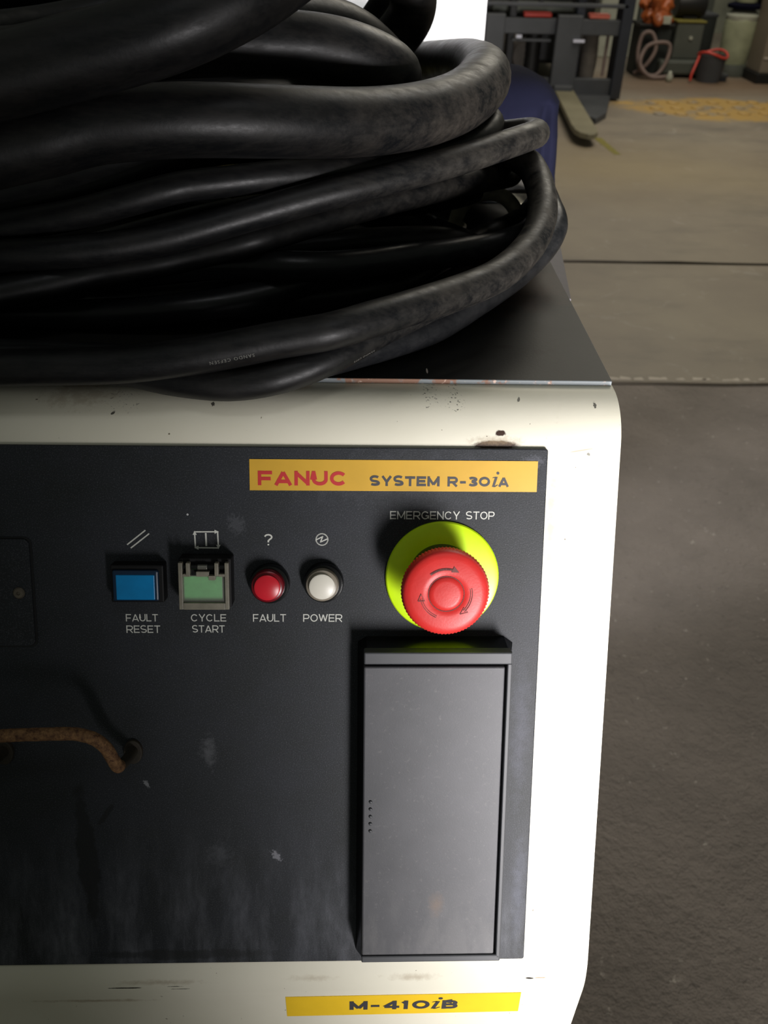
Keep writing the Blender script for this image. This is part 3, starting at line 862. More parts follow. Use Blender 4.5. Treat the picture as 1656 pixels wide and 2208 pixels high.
def wide_text(s, u0, u1, y0, y1, w, z_, mat, mw, parent, gap=0.16):
    """bold extended capitals from strokes; w = stroke width as a share of the height"""
    A = lambda cx_, cy_, rx, ry, a0, a1, n=12: [(cx_ + rx * math.cos(rad(a0 + (a1 - a0) * i / n)), cy_ + ry * math.sin(rad(a0 + (a1 - a0) * i / n))) for i in range(n + 1)]
    h = w / 2
    lo, hi = h, 1 - h
    def G(ch, W):
        l, r_ = h * 1.15, W - h * 1.15
        m = W / 2
        if ch == 'F': return [[(l, 0), (l, 1)], [(l, hi), (W, hi)], [(l, .46), (W * .9, .46)]]
        if ch == 'E': return [[(l, 0), (l, 1)], [(l, hi), (W, hi)], [(l, .5), (W * .92, .5)], [(l, lo), (W, lo)]]
        if ch == 'T': return [[(m, 0), (m, 1)], [(0, hi), (W, hi)]]
        if ch == 'A': return [[(h, 0), (m, hi + .03)], [(m, hi + .03), (W - h, 0)], [(W * .24, .27), (W * .76, .27)]]
        if ch == 'N': return [[(l, 0), (l, 1)], [(r_, 0), (r_, 1)], [(l, hi), (r_, lo)]]
        if ch == 'M': return [[(l, 0), (l, 1)], [(r_, 0), (r_, 1)], [(l, hi), (m, .16)], [(m, .16), (r_, hi)]]
        if ch == 'U': return [[(l, 1)] + [(l, .42)] + A(m, .42, m - l, .42 - lo, 180, 360) + [(r_, 1)]]
        if ch == 'C': return [A(m, .5, m - l, .5 - lo, 38, 322, 22)]
        if ch == 'O' or ch == '0': return [A(m, .5, m - l, .5 - lo, 0, 360, 26)]
        if ch == 'G': return [A(m, .5, m - l, .5 - lo, 38, 335, 22), [(m * 1.1, .44), (W, .44)], [(r_, .44), (r_, .1)]]
        if ch == 'L': return [[(l, 0), (l, 1)], [(l, lo), (W, lo)]]
        if ch == 'P': return [[(l, 0), (l, 1)], [(l, hi), (W * .6, hi)] + A(W * .62, (hi + .42) / 2, r_ - W * .62, (hi - .42) / 2, 90, -90, 8) + [(l, .42)]]
        if ch == 'W': return [[(h, 1), (W * .27, lo)], [(W * .27, lo), (m, hi)], [(m, hi), (W * .73, lo)], [(W * .73, lo), (W - h, 1)]]
        if ch == '?': return [A(m, .72, m - l, .28 - h, 170, -60, 10) + [(m, .40), (m, .26)], [(m, .0), (m, .13)]]
        if ch == 'Y': return [[(m, 0), (m, .45)], [(h, 1), (m, .42)], [(W - h, 1), (m, .42)]]
        if ch == 'S': return [A(m, .73, m - l, .73 - .5, 35, 180, 10) + A(m * .85, .70, m * .85 - l, .2, 180, 250, 5)[1:] +
                              [(W * .62, .46)] + A(m * 1.12, .29, r_ - m * 1.12, .17, 60, 0, 4) + A(m, .27, m - l, .27 - lo, 0, -150, 10)[1:]]
        if ch == 'R': return [[(l, 0), (l, 1)], [(l, hi), (W * .6, hi)] + A(W * .62, (hi + .42) / 2, r_ - W * .62, (hi - .42) / 2, 90, -90, 8) + [(l, .42)], [(W * .5, .42), (W - h, 0)]]
        if ch == 'B': return [[(l, 0), (l, 1)], [(l, hi), (W * .6, hi)] + A(W * .6, (hi + .5) / 2, r_ * .96 - W * .6, (hi - .5) / 2, 90, -90, 8) + [(l, .5)],
                              [(W * .6, .5)] + A(W * .6, (lo + .5) / 2, r_ - W * .6, (.5 - lo) / 2, 90, -90, 8) + [(l, lo)]]
        if ch == '3': return [A(m * .95, .72, m - l, .28 - h, 150, -80, 10) + [(m * .8, .52)], [(m * .8, .52)] + A(m, .28, m - l, .28 - h, 80, -155, 12)]
        if ch == '4': return [[(W * .70, 0), (W * .70, 1)], [(W * .66, hi), (h, .30)], [(h, .28), (W, .28)]]
        if ch == '1': return [[(m, 0), (m, 1)], [(m, hi), (m - .28, hi - .16)]]
        if ch == '-': return [[(.12, .42), (W - .12, .42)]]
        return []
    WD = {'M': 1.45, 'N': 1.2, '1': .75, '-': .95, 'F': 1.12, 'E': 1.12, 'T': 1.2, 'S': 1.22, 'Y': 1.25, 'A': 1.4, 'C': 1.35, 'U': 1.25, 'B': 1.25, 'R': 1.3, '0': 1.4, '3': 1.2, '4': 1.35, 'O': 1.4, 'G': 1.4, 'L': 1.05, 'P': 1.2, 'W': 1.75, '?': 1.0}
    tot = sum(WD[c_] for c_ in s) + gap * (len(s) - 1)
    sx = (u1 - u0) / tot
    sy = y1 - y0
    bm = bmesh.new()
    x_ = 0.0
    zz = z_
    for ch in s:
        for pl in G(ch, WD[ch]):
            P = [Vector((u0 + (x_ + a_) * sx, y0 + b_ * sy)) for a_, b_ in pl]
            ww = w * (sy * .6 + sx * .4)
            # mitred ribbon
            Lp, Rp = [], []
            for i in range(len(P)):
                d0 = (P[i] - P[i - 1]).normalized() if i > 0 else None
                d1 = (P[i + 1] - P[i]).normalized() if i < len(P) - 1 else None
                d = ((d0 or d1) + (d1 or d0)).normalized()
                q = Vector((-d.y, d.x))
                k_ = ww / 2 / max(.5, q.dot(Vector((-(d1 or d0).y, (d1 or d0).x))))
                Lp.append(bm.verts.new((P[i].x + q.x * k_, P[i].y + q.y * k_, zz)))
                Rp.append(bm.verts.new((P[i].x - q.x * k_, P[i].y - q.y * k_, zz)))
            for i in range(len(P) - 1):
                bm.faces.new((Rp[i], Rp[i + 1], Lp[i + 1], Lp[i]))
            zz += .000004
        x_ += WD[ch] + gap
    return obj('lettering', bm, mat, mw, parent)


WHT = M['ink_white']
for s, u0, u1, vt, vb in (('EMERGENCY', -28.2, 8.6, -35.5, -31.1), ('STOP', 11.9, 27.0, -35.5, -31.2),
                          ('FAULT', -168.3, -151.4, 21.1, 25.2), ('RESET', -168.3, -150.4, 27.4, 31.6),
                          ('CYCLE', -133.9, -115.2, 21.1, 25.2), ('START', -133.4, -116.1, 27.3, 31.4),
                          ('FAULT', -100.9, -83.3, 21.0, 25.3), ('POWER', -74.1, -53.2, 21.0, 25.3),
                          ('?', -94.4, -90.0, -22.9, -16.7)):
    wide_text(s, u0 / 1000, u1 / 1000, -vb / 1000, -vt / 1000,   .15, .00012, WHT, MP, panel, gap=.2)

mm = 0.001
bm = bmesh.new()                                           # reset sign: two slanting lines
stroke(bm, [(-.1657, .0169), (-.1563, .0244)], .0007, .00012)
stroke(bm, [(-.1639, .0151), (-.1544, .0226)], .0007, .00012)
pobj('reset_symbol', bm, WHT)
bm = bmesh.new()                                           # cycle sign: square of arrows with a bar
a_, b_, c_, d_ = (-.1306, .0238), (-.1186, .0239), (-.1184, .0152), (-.1304, .0153)
for p, q in ((a_, b_), (b_, c_), (c_, d_), (d_, a_)):
    stroke(bm, [p, q], .0007, .00012)
stroke(bm, [(-.1248, .0229), (-.1247, .0165)], .0009, .00012)
for (px, py), (dx, dy) in ((b_, (1, 0)), (c_, (0, -1)), (d_, (-1, 0)), (a_, (0, 1))):
    t = Vector((px, py)) + Vector((dx, dy)) * .0006
    q = Vector((-dy, dx))
    s0 = t - Vector((dx, dy)) * .0022
    flat_poly(bm, [t, s0 + q * .0011, s0 - q * .0011], .00013)
pobj('cycle_symbol', bm, WHT)
bm = bmesh.new()                                           # power sign: ring with a spark
stroke(bm, [(-.0640 + .0031 * math.cos(2 * PI * i / 32), .0200 + .0031 * math.sin(2 * PI * i / 32)) for i in range(32)], .0006, .00012, closed=True)
stroke(bm, [(-.0668, .0199), (-.0636, .0216), (-.0648, .0186), (-.0612, .0203)], .0006, .00013)
pobj('power_symbol', bm, WHT)

# yellow name sticker
st = obj('name_sticker', boxbm(-.1014, .0488, .0461, .0624, 0, .0003), M['yellow'], MP, cab)
tag(st, 'yellow name sticker at the top of the panel')


for s_, a_, b_, mt_, w_ in (('FANUC', -97.2, -50.8, 'ink_red', .25), ('SYSTEM', -39.1, -2.5, 'ink_dark', .26), ('R-30', 1.6, 24.0, 'ink_dark', .26), ('A', 28.4, 33.9, 'ink_dark', .26)):
    top = -56.4 if s_ == 'FANUC' else -54.0
    wide_text(s_, a_ / 1000, b_ / 1000, .0488, -top / 1000, w_, .00042, M[mt_], MP, st)


def italic_i(x, y, h, mw, parent, z=.00042):
    """slanting serif i of height h standing at x, y"""
    bm = bmesh.new()
    s = .30
    def q(a, b): return (x + (a + b * s) * h, y + b * h)
    flat_poly(bm, [q(.00, .02), q(.16, .00), q(.16, .66), q(.00, .66)], z)
    flat_poly(bm, [q(-.16, .58), q(.05, .60), q(.05, .67), q(-.10, .64)], z)
    flat_poly(bm, [q(.10, .00), q(.20, .00), q(.36, .14), q(.30, .16), q(.16, .07)], z)
    cx_, cy_ = q(.09, .90)
    flat_poly(bm, [(cx_ + .095 * h * math.cos(t), cy_ + .095 * h * math.sin(t)) for t in [2 * PI * i / 18 for i in range(18)]], z)
    return obj('lettering', bm, M['ink_dark'], mw, parent)


italic_i(.0250, .0486, .0082, MP, st)

# model sticker on the vertical front below the bend
MV = Matrix(((1, 0, 0, 0.0315), (0, 0, -1, YV), (0, 1, 0, 1.25 - .5504), (0, 0, 0, 1)))
bm = bmesh.new()
poly_prism(bm, [(-.0711, -.0134), (.0722, -.0112), (.0712, .0133), (-.0711, .0117)][0:4], 0, .0003)
st2 = obj('model_sticker', bm, M['yellow2'], MV, cab)
tag(st2, 'bright yellow model sticker below the panel')
wide_text('M-410', -.0325, .0163, -.0058, .0053, .27, .00042, M['ink_dark'], MV, st2)
italic_i(.0173, -.0060, .0150, MV, st2)
wide_text('B', .0241, .0337, -.0062, .0050, .27, .00042, M['ink_dark'], MV, st2)

# ---- emergency stop
es = pobj('emergency_stop', (lambda b: (lathe(b, [(.0, .0), (.0302, .0), (.0302, .0014), (.0296, .0022), (.027, .0028), (.017, .0030), (0, .0030)], seg=96), b)[1])(bmesh.new()), M['ring'], cab, smooth=True, angle=35)
tag(es, 'fluorescent yellow ring under the red stop button')
bm = bmesh.new()
lathe(bm, [(0, .0028), (.0175, .0028), (.0175, .010), (.0165, .013), (.0158, .026), (0, .026)], -.0006, .001, seg=64)
pobj('collar', bm, M['black_plastic'], es, smooth=True, angle=35)
HT = MP @ Matrix.Translation((-.0014, -.0002, 0)) @ Matrix.Rotation(rad(-1.2), 4, 'X')
bm = bmesh.new()
kn = lambda i, z_: (.00028 if i % 2 else -.00028) if .0245 < z_ < .0315 else 0
lathe(bm, [(.0150, .0235), (.0203, .0240), (.0215, .0250), (.0220, .0280), (.0218, .0312), (.0211, .0330), (.0198, .0341), (.0172, .0347),
           (.0120, .0350), (.0093, .0350), (.0089, .0347), (.0085, .0350), (.0082, .0355), (.0060, .0358), (0, .0359)], seg=150, jitter=kn)
hd = obj('push_button', bm, M['stop_red'], HT, es, smooth=True, angle=55)
tag(hd, 'red mushroom push button')
# engraved ring and three curved arrows
bm = bmesh.new()
def arc(r, a0, a1, n=14, cx_=0, cy_=0):
    return [(cx_ + r * math.cos(rad(a0 + (a1 - a0) * i / n)), cy_ + r * math.sin(rad(a0 + (a1 - a0) * i / n))) for i in range(n + 1)]


stroke(bm, arc(.00885, 0, 360, 60)[:-1], .0004, .03495 + .0002, closed=True)
for k3, (a0, a1) in enumerate(((128, 64), (12, -52), (-112, -176))):
    if k3 == 0:
        stroke(bm, arc(.0125, a0, a1 + 8), .0010, .0352)
    else:
        stroke(bm, arc(.0121, a0, a1 + 8), .00030, .0352)
        stroke(bm, arc(.0130, a0, a1 + 8), .00030, .0352)
    t = Vector((.0125 * math.cos(rad(a1)), .0125 * math.sin(rad(a1))))
    dr = Vector((math.sin(rad(a1)), -math.cos(rad(a1))))
    q = Vector((-dr.y, dr.x))
    s0 = t - dr * .0028
    tri = [t + dr * .0008, s0 + q * .0016, s0 - q * .0016]
    if k3 == 0:
        flat_poly(bm, tri, .03525)
    else:
        stroke(bm, tri, .00028, .03525, closed=True)
obj('turn_arrows', bm, M['stop_line'], HT, es)

# ---- fault reset button (blue)
bm = bmesh.new()
box(bm, -.1730, -.1456, -.0121, .0080, 0, .0088, bev=.0008)
fr = pobj('fault_reset_button', bm, M['bezel'], cab)
tag(fr, 'black square bezel of the blue fault reset button')
bm = bmesh.new()
box(bm, -.1716, -.1480, -.0110, .0056, .004, .0105, bev=.0010)
lr = pobj('lens_rim', bm, M['blue_rim'], fr)
bm = bmesh.new()
box(bm, -.1697, -.1499, -.0101, .0032, .009, .0109, bev=.0004)
tag(pobj('lens', bm, M['blue_lens'], fr), 'blue lens')

# ---- cycle start button (green) under its flip cover
bm = bmesh.new()
box(bm, -.1375, -.1104, -.0140, .0122, 0, .0105, bev=.0008)
cs = pobj('cycle_start_button', bm, M['bezel'], cab)
tag(cs, 'black square bezel of the green cycle start button')
bm = bmesh.new()
box(bm, -.1349, -.1149, -.0104, .0028, .008, .0112, bev=.0004)
tag(pobj('lens', bm, M['green_lens'], cs), 'green lens')
bm = bmesh.new()
H0_, H1_ = .0118, .0150
box(bm, -.1368, -.1347, -.0140, .0108, H0_, H1_, bev=.0003)             # left rail
box(bm, -.1132, -.1112, -.0140, .0108, H0_, H1_, bev=.0003)             # right rail
box(bm, -.1347, -.1132, -.0142, -.0106, H0_, H1_ - .0004, bev=.0003)    # bottom rail
box(bm, -.1328, -.1308, .0040, .0108, H0_, H1_ + .0004, bev=.0003)      # hinge fingers
box(bm, -.1183, -.1163, .0040, .0108, H0_, H1_ + .0004, bev=.0003)
box(bm, -.1347, -.1308, .0034, .0048, H0_, H1_ - .0004, bev=.0002)
box(bm, -.1278, -.1213, .0034, .0060, H0_, H1_ - .0006, bev=.0002)
box(bm, -.1215, -.1180, .0016, .0040, H0_, H1_ - .0002, bev=.0002)
box(bm, -.1163, -.1132, .0034, .0048, H0_, H1_ - .0004, bev=.0002)
cv = pobj('flip_cover', bm, M['cover_frame'], cs)
tag(cv, 'smoky translucent flip cover')
pobj('cover_window', boxbm(-.1347, -.1132, -.0106, .0036, .0122, .0134), M['clear'], cs)
bm = bmesh.new()
tube(bm, [Vector((-.1362 + i * .0248 / 6, .0080, .0122)) for i in range(7)], .0014, 14)
pobj('hinge_barrel', bm, M['gloss_black'], cs, smooth=True, angle=50)
bm = bmesh.new()
tube(bm, [Vector((-.1272 + i * .0050 / 18, .0080, .0126)) for i in range(19)], .0016, 14, rfun=lambda i: 1.0 if i % 2 else .86)
pobj('hinge_spring', bm, M['chrome'], cs, smooth=True)


# ---- round lamps
def lamp(name, cx_, cy_, rim, lens, label):
    bm = bmesh.new()
    lathe(bm, [(0, 0), (.0106, 0), (.0106, .0040), (.0100, .0054), (.0088, .0056), (0, .0056)], cx_ + .0006, cy_, seg=56)
    b = pobj(name, bm, M['gloss_black'], cab, smooth=True, angle=35)
    tag(b, label)
    bm = bmesh.new()
    lathe(bm, [(0, .0052), (.0087, .0052), (.0088, .0074), (.0083, .0092), (.0070, .0100), (0, .0100)], cx_, cy_, seg=56)
    pobj('lens_rim', bm, rim, b, smooth=True, angle=35)
    bm = bmesh.new()
    lathe(bm, [(0, .0098), (.0068, .0098), (.0067, .0113), (.0058, .0118), (0, .0120)], cx_, cy_, seg=56)
    pobj('lens', bm, lens, b, smooth=True, angle=35)


lamp('fault_lamp', -.0920, -.0034, M['red_rim'], M['red_lens'], 'black base of the round red fault lamp')
lamp('power_lamp', -.0636, -.0028, M['grey_rim'], M['white_lens'], 'black base of the round white power lamp')

# ---- blanking plate at the left with its screw
bm = bmesh.new()
poly_prism(bm, rrect(-.300, -.2163, -.0382, .0197, .0030, 5), -.0004, .0016, bev=.0005)
bp = pobj('blanking_plate', bm, M['panel'], cab)
tag(bp, 'dark rounded blanking plate at the left of the buttons')
bm = bmesh.new()
poly_prism(bm, rrect(-.3010, -.2152, -.0393, .0207, .0038, 5), -.0003, .0004)
pobj('gasket', bm, M['port_dark'], bp)
bm = bmesh.new()
lathe(bm, [(.0031, .0014), (.0031, .0022), (.0024, .0030), (.0010, .0031), (.0008, .0024), (0, .0024)], -.2228, -.0091, seg=24)
pobj('screw', bm, M['screw'], bp, smooth=True, angle=40)

# ---- port cover box under the emergency stop
bm = bmesh.new()
lo = [(-.0448, -.2240), (.0394, -.2240), (.0394, -.0370), (.0345, -.0334), (-.0400, -.0334), (-.0448, -.0365)]
hi = [(-.0417, -.2195), (.0366, -.2195), (.0366, -.0385), (.0350, -.0366), (-.0402, -.0366), (-.0417, -.0385)]
a = [bm.verts.new((p[0], p[1], 0.0)) for p in lo]
b = [bm.verts.new((p[0], p[1], 0.0120)) for p in hi]
bm.faces.new(a[::-1]); bm.faces.new(b)
for i in range(6):
    bm.faces.new((a[i], a[(i + 1) % 6], b[(i + 1) % 6], b[i]))
bmesh.ops.bevel(bm, geom=[e for e in bm.edges if all(v.co.z > .01 for v in e.verts)], offset=.0006, segments=2, profile=.5, affect='EDGES')
pf = pobj('port_housing', bm, M['gloss_black'], cab)
tag(pf, 'black sloping skirt of the tall grey port cover')
bm = bmesh.new()
box(bm, -.0416, .0364, -.0430, -.0362, .0100, .0178, bev=.0008)
box(bm, .0338, .0364, -.2172, -.0424, .0100, .0178, bev=.0006)
box(bm, -.0418, .0364, -.2192, -.2150, .0100, .0178, bev=.0008)
pobj('frame', bm, M['port_frame'], pf)
pobj('recess', boxbm(-.0410, .0340, -.2152, -.0428, .0100, .0124), M['port_dark'], pf)
dr_ = pobj('door', boxbm(-.0416, .0325, -.2141, -.0439, .0128, .0184, bev=.0009, seg=3), M['port'], cab)
tag(dr_, 'tall matt grey port door')
for i in range(5):
    bm = bmesh.new()
    lathe(bm, [(.00095, .0184), (.0009, .0188), (.0006, .01905), (0, .0191)], -.0374, -.1205 - .0043 * i, seg=16)
    obj('grip_dot', bm, M['port_frame'], MP, dr_, smooth=True)

# ---- rusty folding handle
def bend(P, sub=10):
    return catmull(P, sub)


bm = bmesh.new()
pts = [(-.1690, -.0968, .0225), (-.1688, -.0945, .0272), (-.1698, -.0885, .0310), (-.1722, -.0812, .0335), (-.1765, -.0764, .0345),
       (-.1815, -.0740, .035), (-.1890, -.0727, .035), (-.2060, -.0730, .035), (-.2180, -.0734, .035), (-.2260, -.0742, .035),
       (-.2330, -.0775, .034), (-.2372, -.0830, .032), (-.2392, -.0900, .029), (-.2385, -.0950, .0235)]
wob = lambda i: 1.0 + .05 * mnoise.noise(Vector((i * .35, 2.0, 0)))
tube(bm, catmull(pts, 8), .0033, 18, rfun=wob)
hdl = pobj('pull_handle', bm, M['rust'], cab, smooth=True)
tag(hdl, 'rusty bent rod pull handle')
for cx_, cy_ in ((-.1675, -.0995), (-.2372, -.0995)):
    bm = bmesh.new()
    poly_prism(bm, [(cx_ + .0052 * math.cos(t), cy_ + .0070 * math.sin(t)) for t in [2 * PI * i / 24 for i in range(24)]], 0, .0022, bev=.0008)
    obj('mounting_boss', bm, M['shaded_rust'], MP, hdl)
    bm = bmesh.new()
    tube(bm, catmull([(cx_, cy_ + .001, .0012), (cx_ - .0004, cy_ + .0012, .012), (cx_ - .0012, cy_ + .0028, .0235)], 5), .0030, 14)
    obj('pivot_leg', bm, M['shaded_rust'], MP, hdl, smooth=True, angle=50)


# ================================================================== CABLES
def cable(key, name, mat, label, cat='cable', group=None, text=None):
    r, pts = CABLE_PATHS[key]
    P = catmull([Vector(p) * 1e-4 for p in pts], 6, closed=True)
    bm = bmesh.new()
    tube(bm, P, r, 24 if r > .012 else 18, closed=True)
    o = obj(name, bm, mat, I4, None, smooth=True)
    tag(o, label, cat, group)
    return o, P, r


cables = {}
for key, name, mat, label in (
        ('T3', 'thick_cable', 'rubber_thick', 'very thick black cable sweeping across the upper left corner, on top of the pile'),
        ('T1', 'thick_cable', 'rubber_thick', 'thick black cable with the wide dusty bend in front of the white machine'),
        ('T2', 'thick_cable', 'rubber_thick', 'thick black cable whose shiny bend ends just above the widest bend'),
        ('T5', 'thick_cable', 'rubber_thick', 'thick black cable lying behind the shiny upper bend'),
        ('T6', 'thick_cable', 'rubber_thick', 'thick black cable showing as a low dark hump between the two upper thick cables'),
        ('T4', 'thick_cable', 'rubber_thick', 'thick black cable rising out of the pile in front of the white machine'),
        ('W', 'medium_cable', 'rubber', 'medium black cable with faint printing directly under the widest cable'),
        ('T7', 'thin_cable', 'rubber', 'thin black cable rising beside the thick upright cable'),
        ('T0', 'thin_cable', 'rubber', 'thin black cable in the top left corner above the thickest cable'),
        ('U1', 'thin_cable', 'rubber', 'thin black cable with a short copper-tinted bend just under the widest bend'),
        ('V1', 'thin_cable', 'rubber', 'thin black cable with the long rounded bend against the navy cloth'),
        ('V2', 'thin_cable', 'rubber', 'thin black cable whose blunt bend hangs over the lifting eye'),
        ('C', 'thin_cable', 'rubber_glossy', 'glossy thin black cable running nearly level through the middle of the pile'),
        ('S4', 'thin_cable', 'rubber_glossy', 'glossy thin black cable level at the left, third strand above the cream edge'),
        ('A', 'thin_cable', 'rubber', 'dusty black cable curving round the front and up the right side of the pile'),
        ('F', 'thin_cable', 'rubber', 'lowest black cable, its belly hanging over the cream edge'),
        ('E', 'thin_cable', 'rubber_glossy', 'black cable resting on the top sheet outside the lowest bends'),
        ('Hs', 'thin_cable', 'rubber', 'dark cable deep inside the pile below the glossy level one'),
        ('I', 'thin_cable', 'rubber', 'dark cable low on the sheet, its bend ending left of the lifting lug'),
        ('J', 'thin_cable', 'rubber', 'dark cable added to darken the gap under the widest cable'),  # filler loop, put in to keep the lit sheet from showing
        ('K', 'thin_cable', 'rubber', 'dark cable added to darken the gap above the third strand')):  # second filler loop, added only to blacken its gap
    cables[key] = cable(key, name, M[mat], label)


def cable_print(key, text, i_near, cam_side, size, ang, mat, flip=False):
    """letters standing one by one along the jacket"""
    o, P, r = cables[key]
    n_ = len(P)
    s = 0.0
    idx = 0
    # nearest sample to the start point
    start = min(range(n_), key=lambda i: (P[i] - Vector(i_near)).length)
    cu = bpy.data.curves.new('print', 'FONT')
    cu.body = text
    cu.size = size
    cu.resolution_u = 2
    cu.space_character = 1.25
    t = bpy.data.objects.new('tmp', cu)
    col.objects.link(t)
    dg = bpy.context.evaluated_depsgraph_get()
    me = bpy.data.meshes.new_from_object(t.evaluated_get(dg))
    bpy.data.objects.remove(t)
    tw_ = max(v.co.x for v in me.vertices)
    if flip:                                               # printed upside down
        for v in me.vertices:
            v.co.x, v.co.y = tw_ - v.co.x, size * .7 - v.co.y
    L = [0.0]
    for i in range(start, start + 200):
        L.append(L[-1] + (P[(i + 1) % n_] - P[i % n_]).length)
    for v in me.vertices:
        s = v.co.x
        k_ = 0
        while k_ < 198 and L[k_ + 1] < s:
            k_ += 1
        f = (s - L[k_]) / max(1e-9, L[k_ + 1] - L[k_])
        a, b = P[(start + k_) % n_], P[(start + k_ + 1) % n_]
        p = a.lerp(b, f)
        t_ = (b - a).normalized()
        c_ = (Vector(cam_side) - p)
        c_ = (c_ - t_ * c_.dot(t_)).normalized()
        u = t_.cross(c_)
        if u.z < 0:
            u = -u
        th = ang + v.co.y / r
        q = c_ * math.cos(th) + u * math.sin(th)
        v.co = p + q * (r + .00015)
    me.materials.clear()
    me.materials.append(mat)
    return link_obj('jacket_printing', me, I4, o)


M['jacket_ink'] = simple('faded_jacket_print', (118, 118, 112), 0.7)
M['jacket_ink_faint'] = simple('very_faded_jacket_print', (70, 68, 64), 0.8)
CAMP = (0, 0, 1.25)
cable_print('A', 'SANDO CEFSEN', (-0.072, 0.4053, 1.0538), CAMP, .0026, -.62, M['jacket_ink'], flip=True)
cable_print('F', 'SANDO CEFS', (-0.0111, 0.4125, 1.0503), CAMP, .0020, -1.15, M['jacket_ink'], flip=True)
cable_print('W', 'V M O X', (-0.1867, 0.4633, 1.1092), CAMP, .0040, .95, M['jacket_ink_faint'])


# ================================================================== THINGS BEHIND THE CABINET
# white machine housing, brightened by the added spot
t = thing('machine_housing', (0.035, 1.55, 0), 'tall white machine housing behind the cable pile', 'machine')
obj('housing', boxbm(-0.115, 0.186, 1.40, 1.75, 0.06, 1.75, bev=.006), M['white_paint'], I4, t)
obj('base', boxbm(-0.105, 0.176, 1.41, 1.74, 0.0, 0.062), M['fork_black'], I4, t)
bm = bmesh.new()
box(bm, -0.115, 0.186, 1.398, 1.402, 1.48, 1.485)
obj('door_seam', bm, M['duct_grey'], I4, t)

# olive crate glimpsed through the pile
t = thing('steel_crate', (-0.45, 1.75, 0), 'olive yellow steel crate glimpsed through the gap in the cables', 'crate')
obj('crate_body', boxbm(-0.80, -0.135, 1.50, 1.95, 0.0, 1.06, bev=.01), M['olive'], I4, t)
obj('crate_lid', boxbm(-0.82, -0.125, 1.48, 1.97, 1.06, 1.09, bev=.008), M['fork_black'], I4, t)

# navy cloth hanging over a post behind the right end of the pile
bm = bmesh.new()
levels = [(1.102, .158, .02), (1.1015, .166, .045), (1.098, .185, .06), (1.091, .200, .068), (1.083, .209, .072), (1.071, .218, .075), (1.055, .2185, .075), (1.037, .221, .075),
          (1.013, .223, .075), (.995, .224, .075), (.955, .231, .075), (.92, .238, .075), (.897, .246, .076), (.80, .255, .08), (.60, .262, .085), (.35, .268, .09), (.12, .27, .092), (.02, .27, .093)]
levels = levels[::-1]
_l = []
for a, b in zip(levels[:-1], levels[1:]):
    k_ = max(1, int((b[0] - a[0]) / .0035)) if a[0] > .9 else 3
    _l += [tuple(a[q_] + (b[q_] - a[q_]) * i / k_ for q_ in range(3)) for i in range(k_)]
levels = _l + [levels[-1]]
SEG = 96
rows = []
for z_, xr, ry in levels:
    cxn = xr - max(.02, ry)
    rx = max(.02, ry)
    row = []
    for i in range(SEG):
        a_ = 2 * PI * i / SEG
        fold = 1 + .035 * math.sin(5 * a_ + z_ * 9) * min(1, (1.10 - z_) * 9) + .05 * mnoise.noise(Vector((math.cos(a_) * 1.5, math.sin(a_) * 1.5, z_ * 8)))
        if abs(math.cos(a_)) > .9: fold = 1
        # diagonal crease and side seam seen from the front
        cr_ = 0
        dz = z_ - (1.045 + .02 * math.cos(a_))
        if math.sin(a_) < 0:
            cr_ = -.022 * math.exp(-(dz / .007) ** 2) * max(0, 1 - abs(math.cos(a_)) * .95)
            cr_ += -.020 * math.exp(-((math.cos(a_) - .72) / .07) ** 2) * (1 if z_ < 1.075 else 0)
        row.append(bm.verts.new((cxn + rx * math.cos(a_) * fold, 1.0 + (ry * fold + cr_) * math.sin(a_), z_)))
    rows.append(row)
for a, b in zip(rows[:-1], rows[1:]):
    for i in range(SEG):
        bm.faces.new((a[i], a[(i + 1) % SEG], b[(i + 1) % SEG], b[i]))
bm.faces.new(rows[0][::-1]); bm.faces.new(rows[-1])
o = obj('navy_cloth', bm, M['navy'], I4, None, smooth=True)
tag(o, 'dark navy cloth with creases hanging behind the right end of the cables', 'cloth')

# ================================================================== FORKLIFT
t = thing('forklift', (1.45, 7.3, 0.006), 'dark forklift with lowered forks standing behind the navy cloth', 'forklift')
G = M['fork_grey']
def tb(name, mat, *a, **k):
    return obj(name, boxbm(*a, **k), M[mat] if isinstance(mat, str) else mat, I4, t)


def fork(x0, x1, xb):
    """upright shank with heel and forward blade"""
    bm = bmesh.new()
    box(bm, x0, x1, 6.86, 6.92, .06, .56, bev=.008)
    box(bm, x0 + .02, x1 - .02, 6.80, 6.90, .03, .12, bev=.01)
    return obj('fork_shank', bm, G, I4, t)


fork(.91, 1.05, 0)
fork(1.42, 1.60, 0)
def blade(pts, z0, z1, bevel=.006):
    bm = bmesh.new()
    poly_prism(bm, pts, z0, z1, bev=bevel)
    return obj('fork_blade', bm, M['blade'], I4, t)


tipx, tipy = 1.335, 5.45
bl = [(1.46, 6.86), (1.35, 5.70), (1.345, 5.58), (1.36, 5.50), (1.40, 5.45), (1.44, 5.46), (1.475, 5.52), (1.485, 5.62), (1.60, 6.86)]
blade([(x_, y_) for x_, y_ in bl], .055, .085)
blade([(x_ - .52, y_) for x_, y_ in bl], .055, .085)
tb('carriage_bar', 'fork_grey', .90, 1.92, 6.93, 6.99, .43, .53, bev=.006)
tb('carriage_bar', 'fork_grey', .90, 1.90, 6.93, 6.99, .02, .15, bev=.006)
tb('guard_rail', 'fork_grey', .90, 1.92, 6.90, 6.93, .605, .63, bev=.004)
tb('mast_post', 'fork_dark', 1.885, 1.965, 6.90, 7.08, .02, 2.1, bev=.006)
tb('mast_post', 'fork_dark', .87, .93, 6.99, 7.12, .02, 2.1, bev=.006)
tb('mast_post', 'fork_dark', 1.585, 1.645, 7.02, 7.14, .05, 1.9, bev=.006)
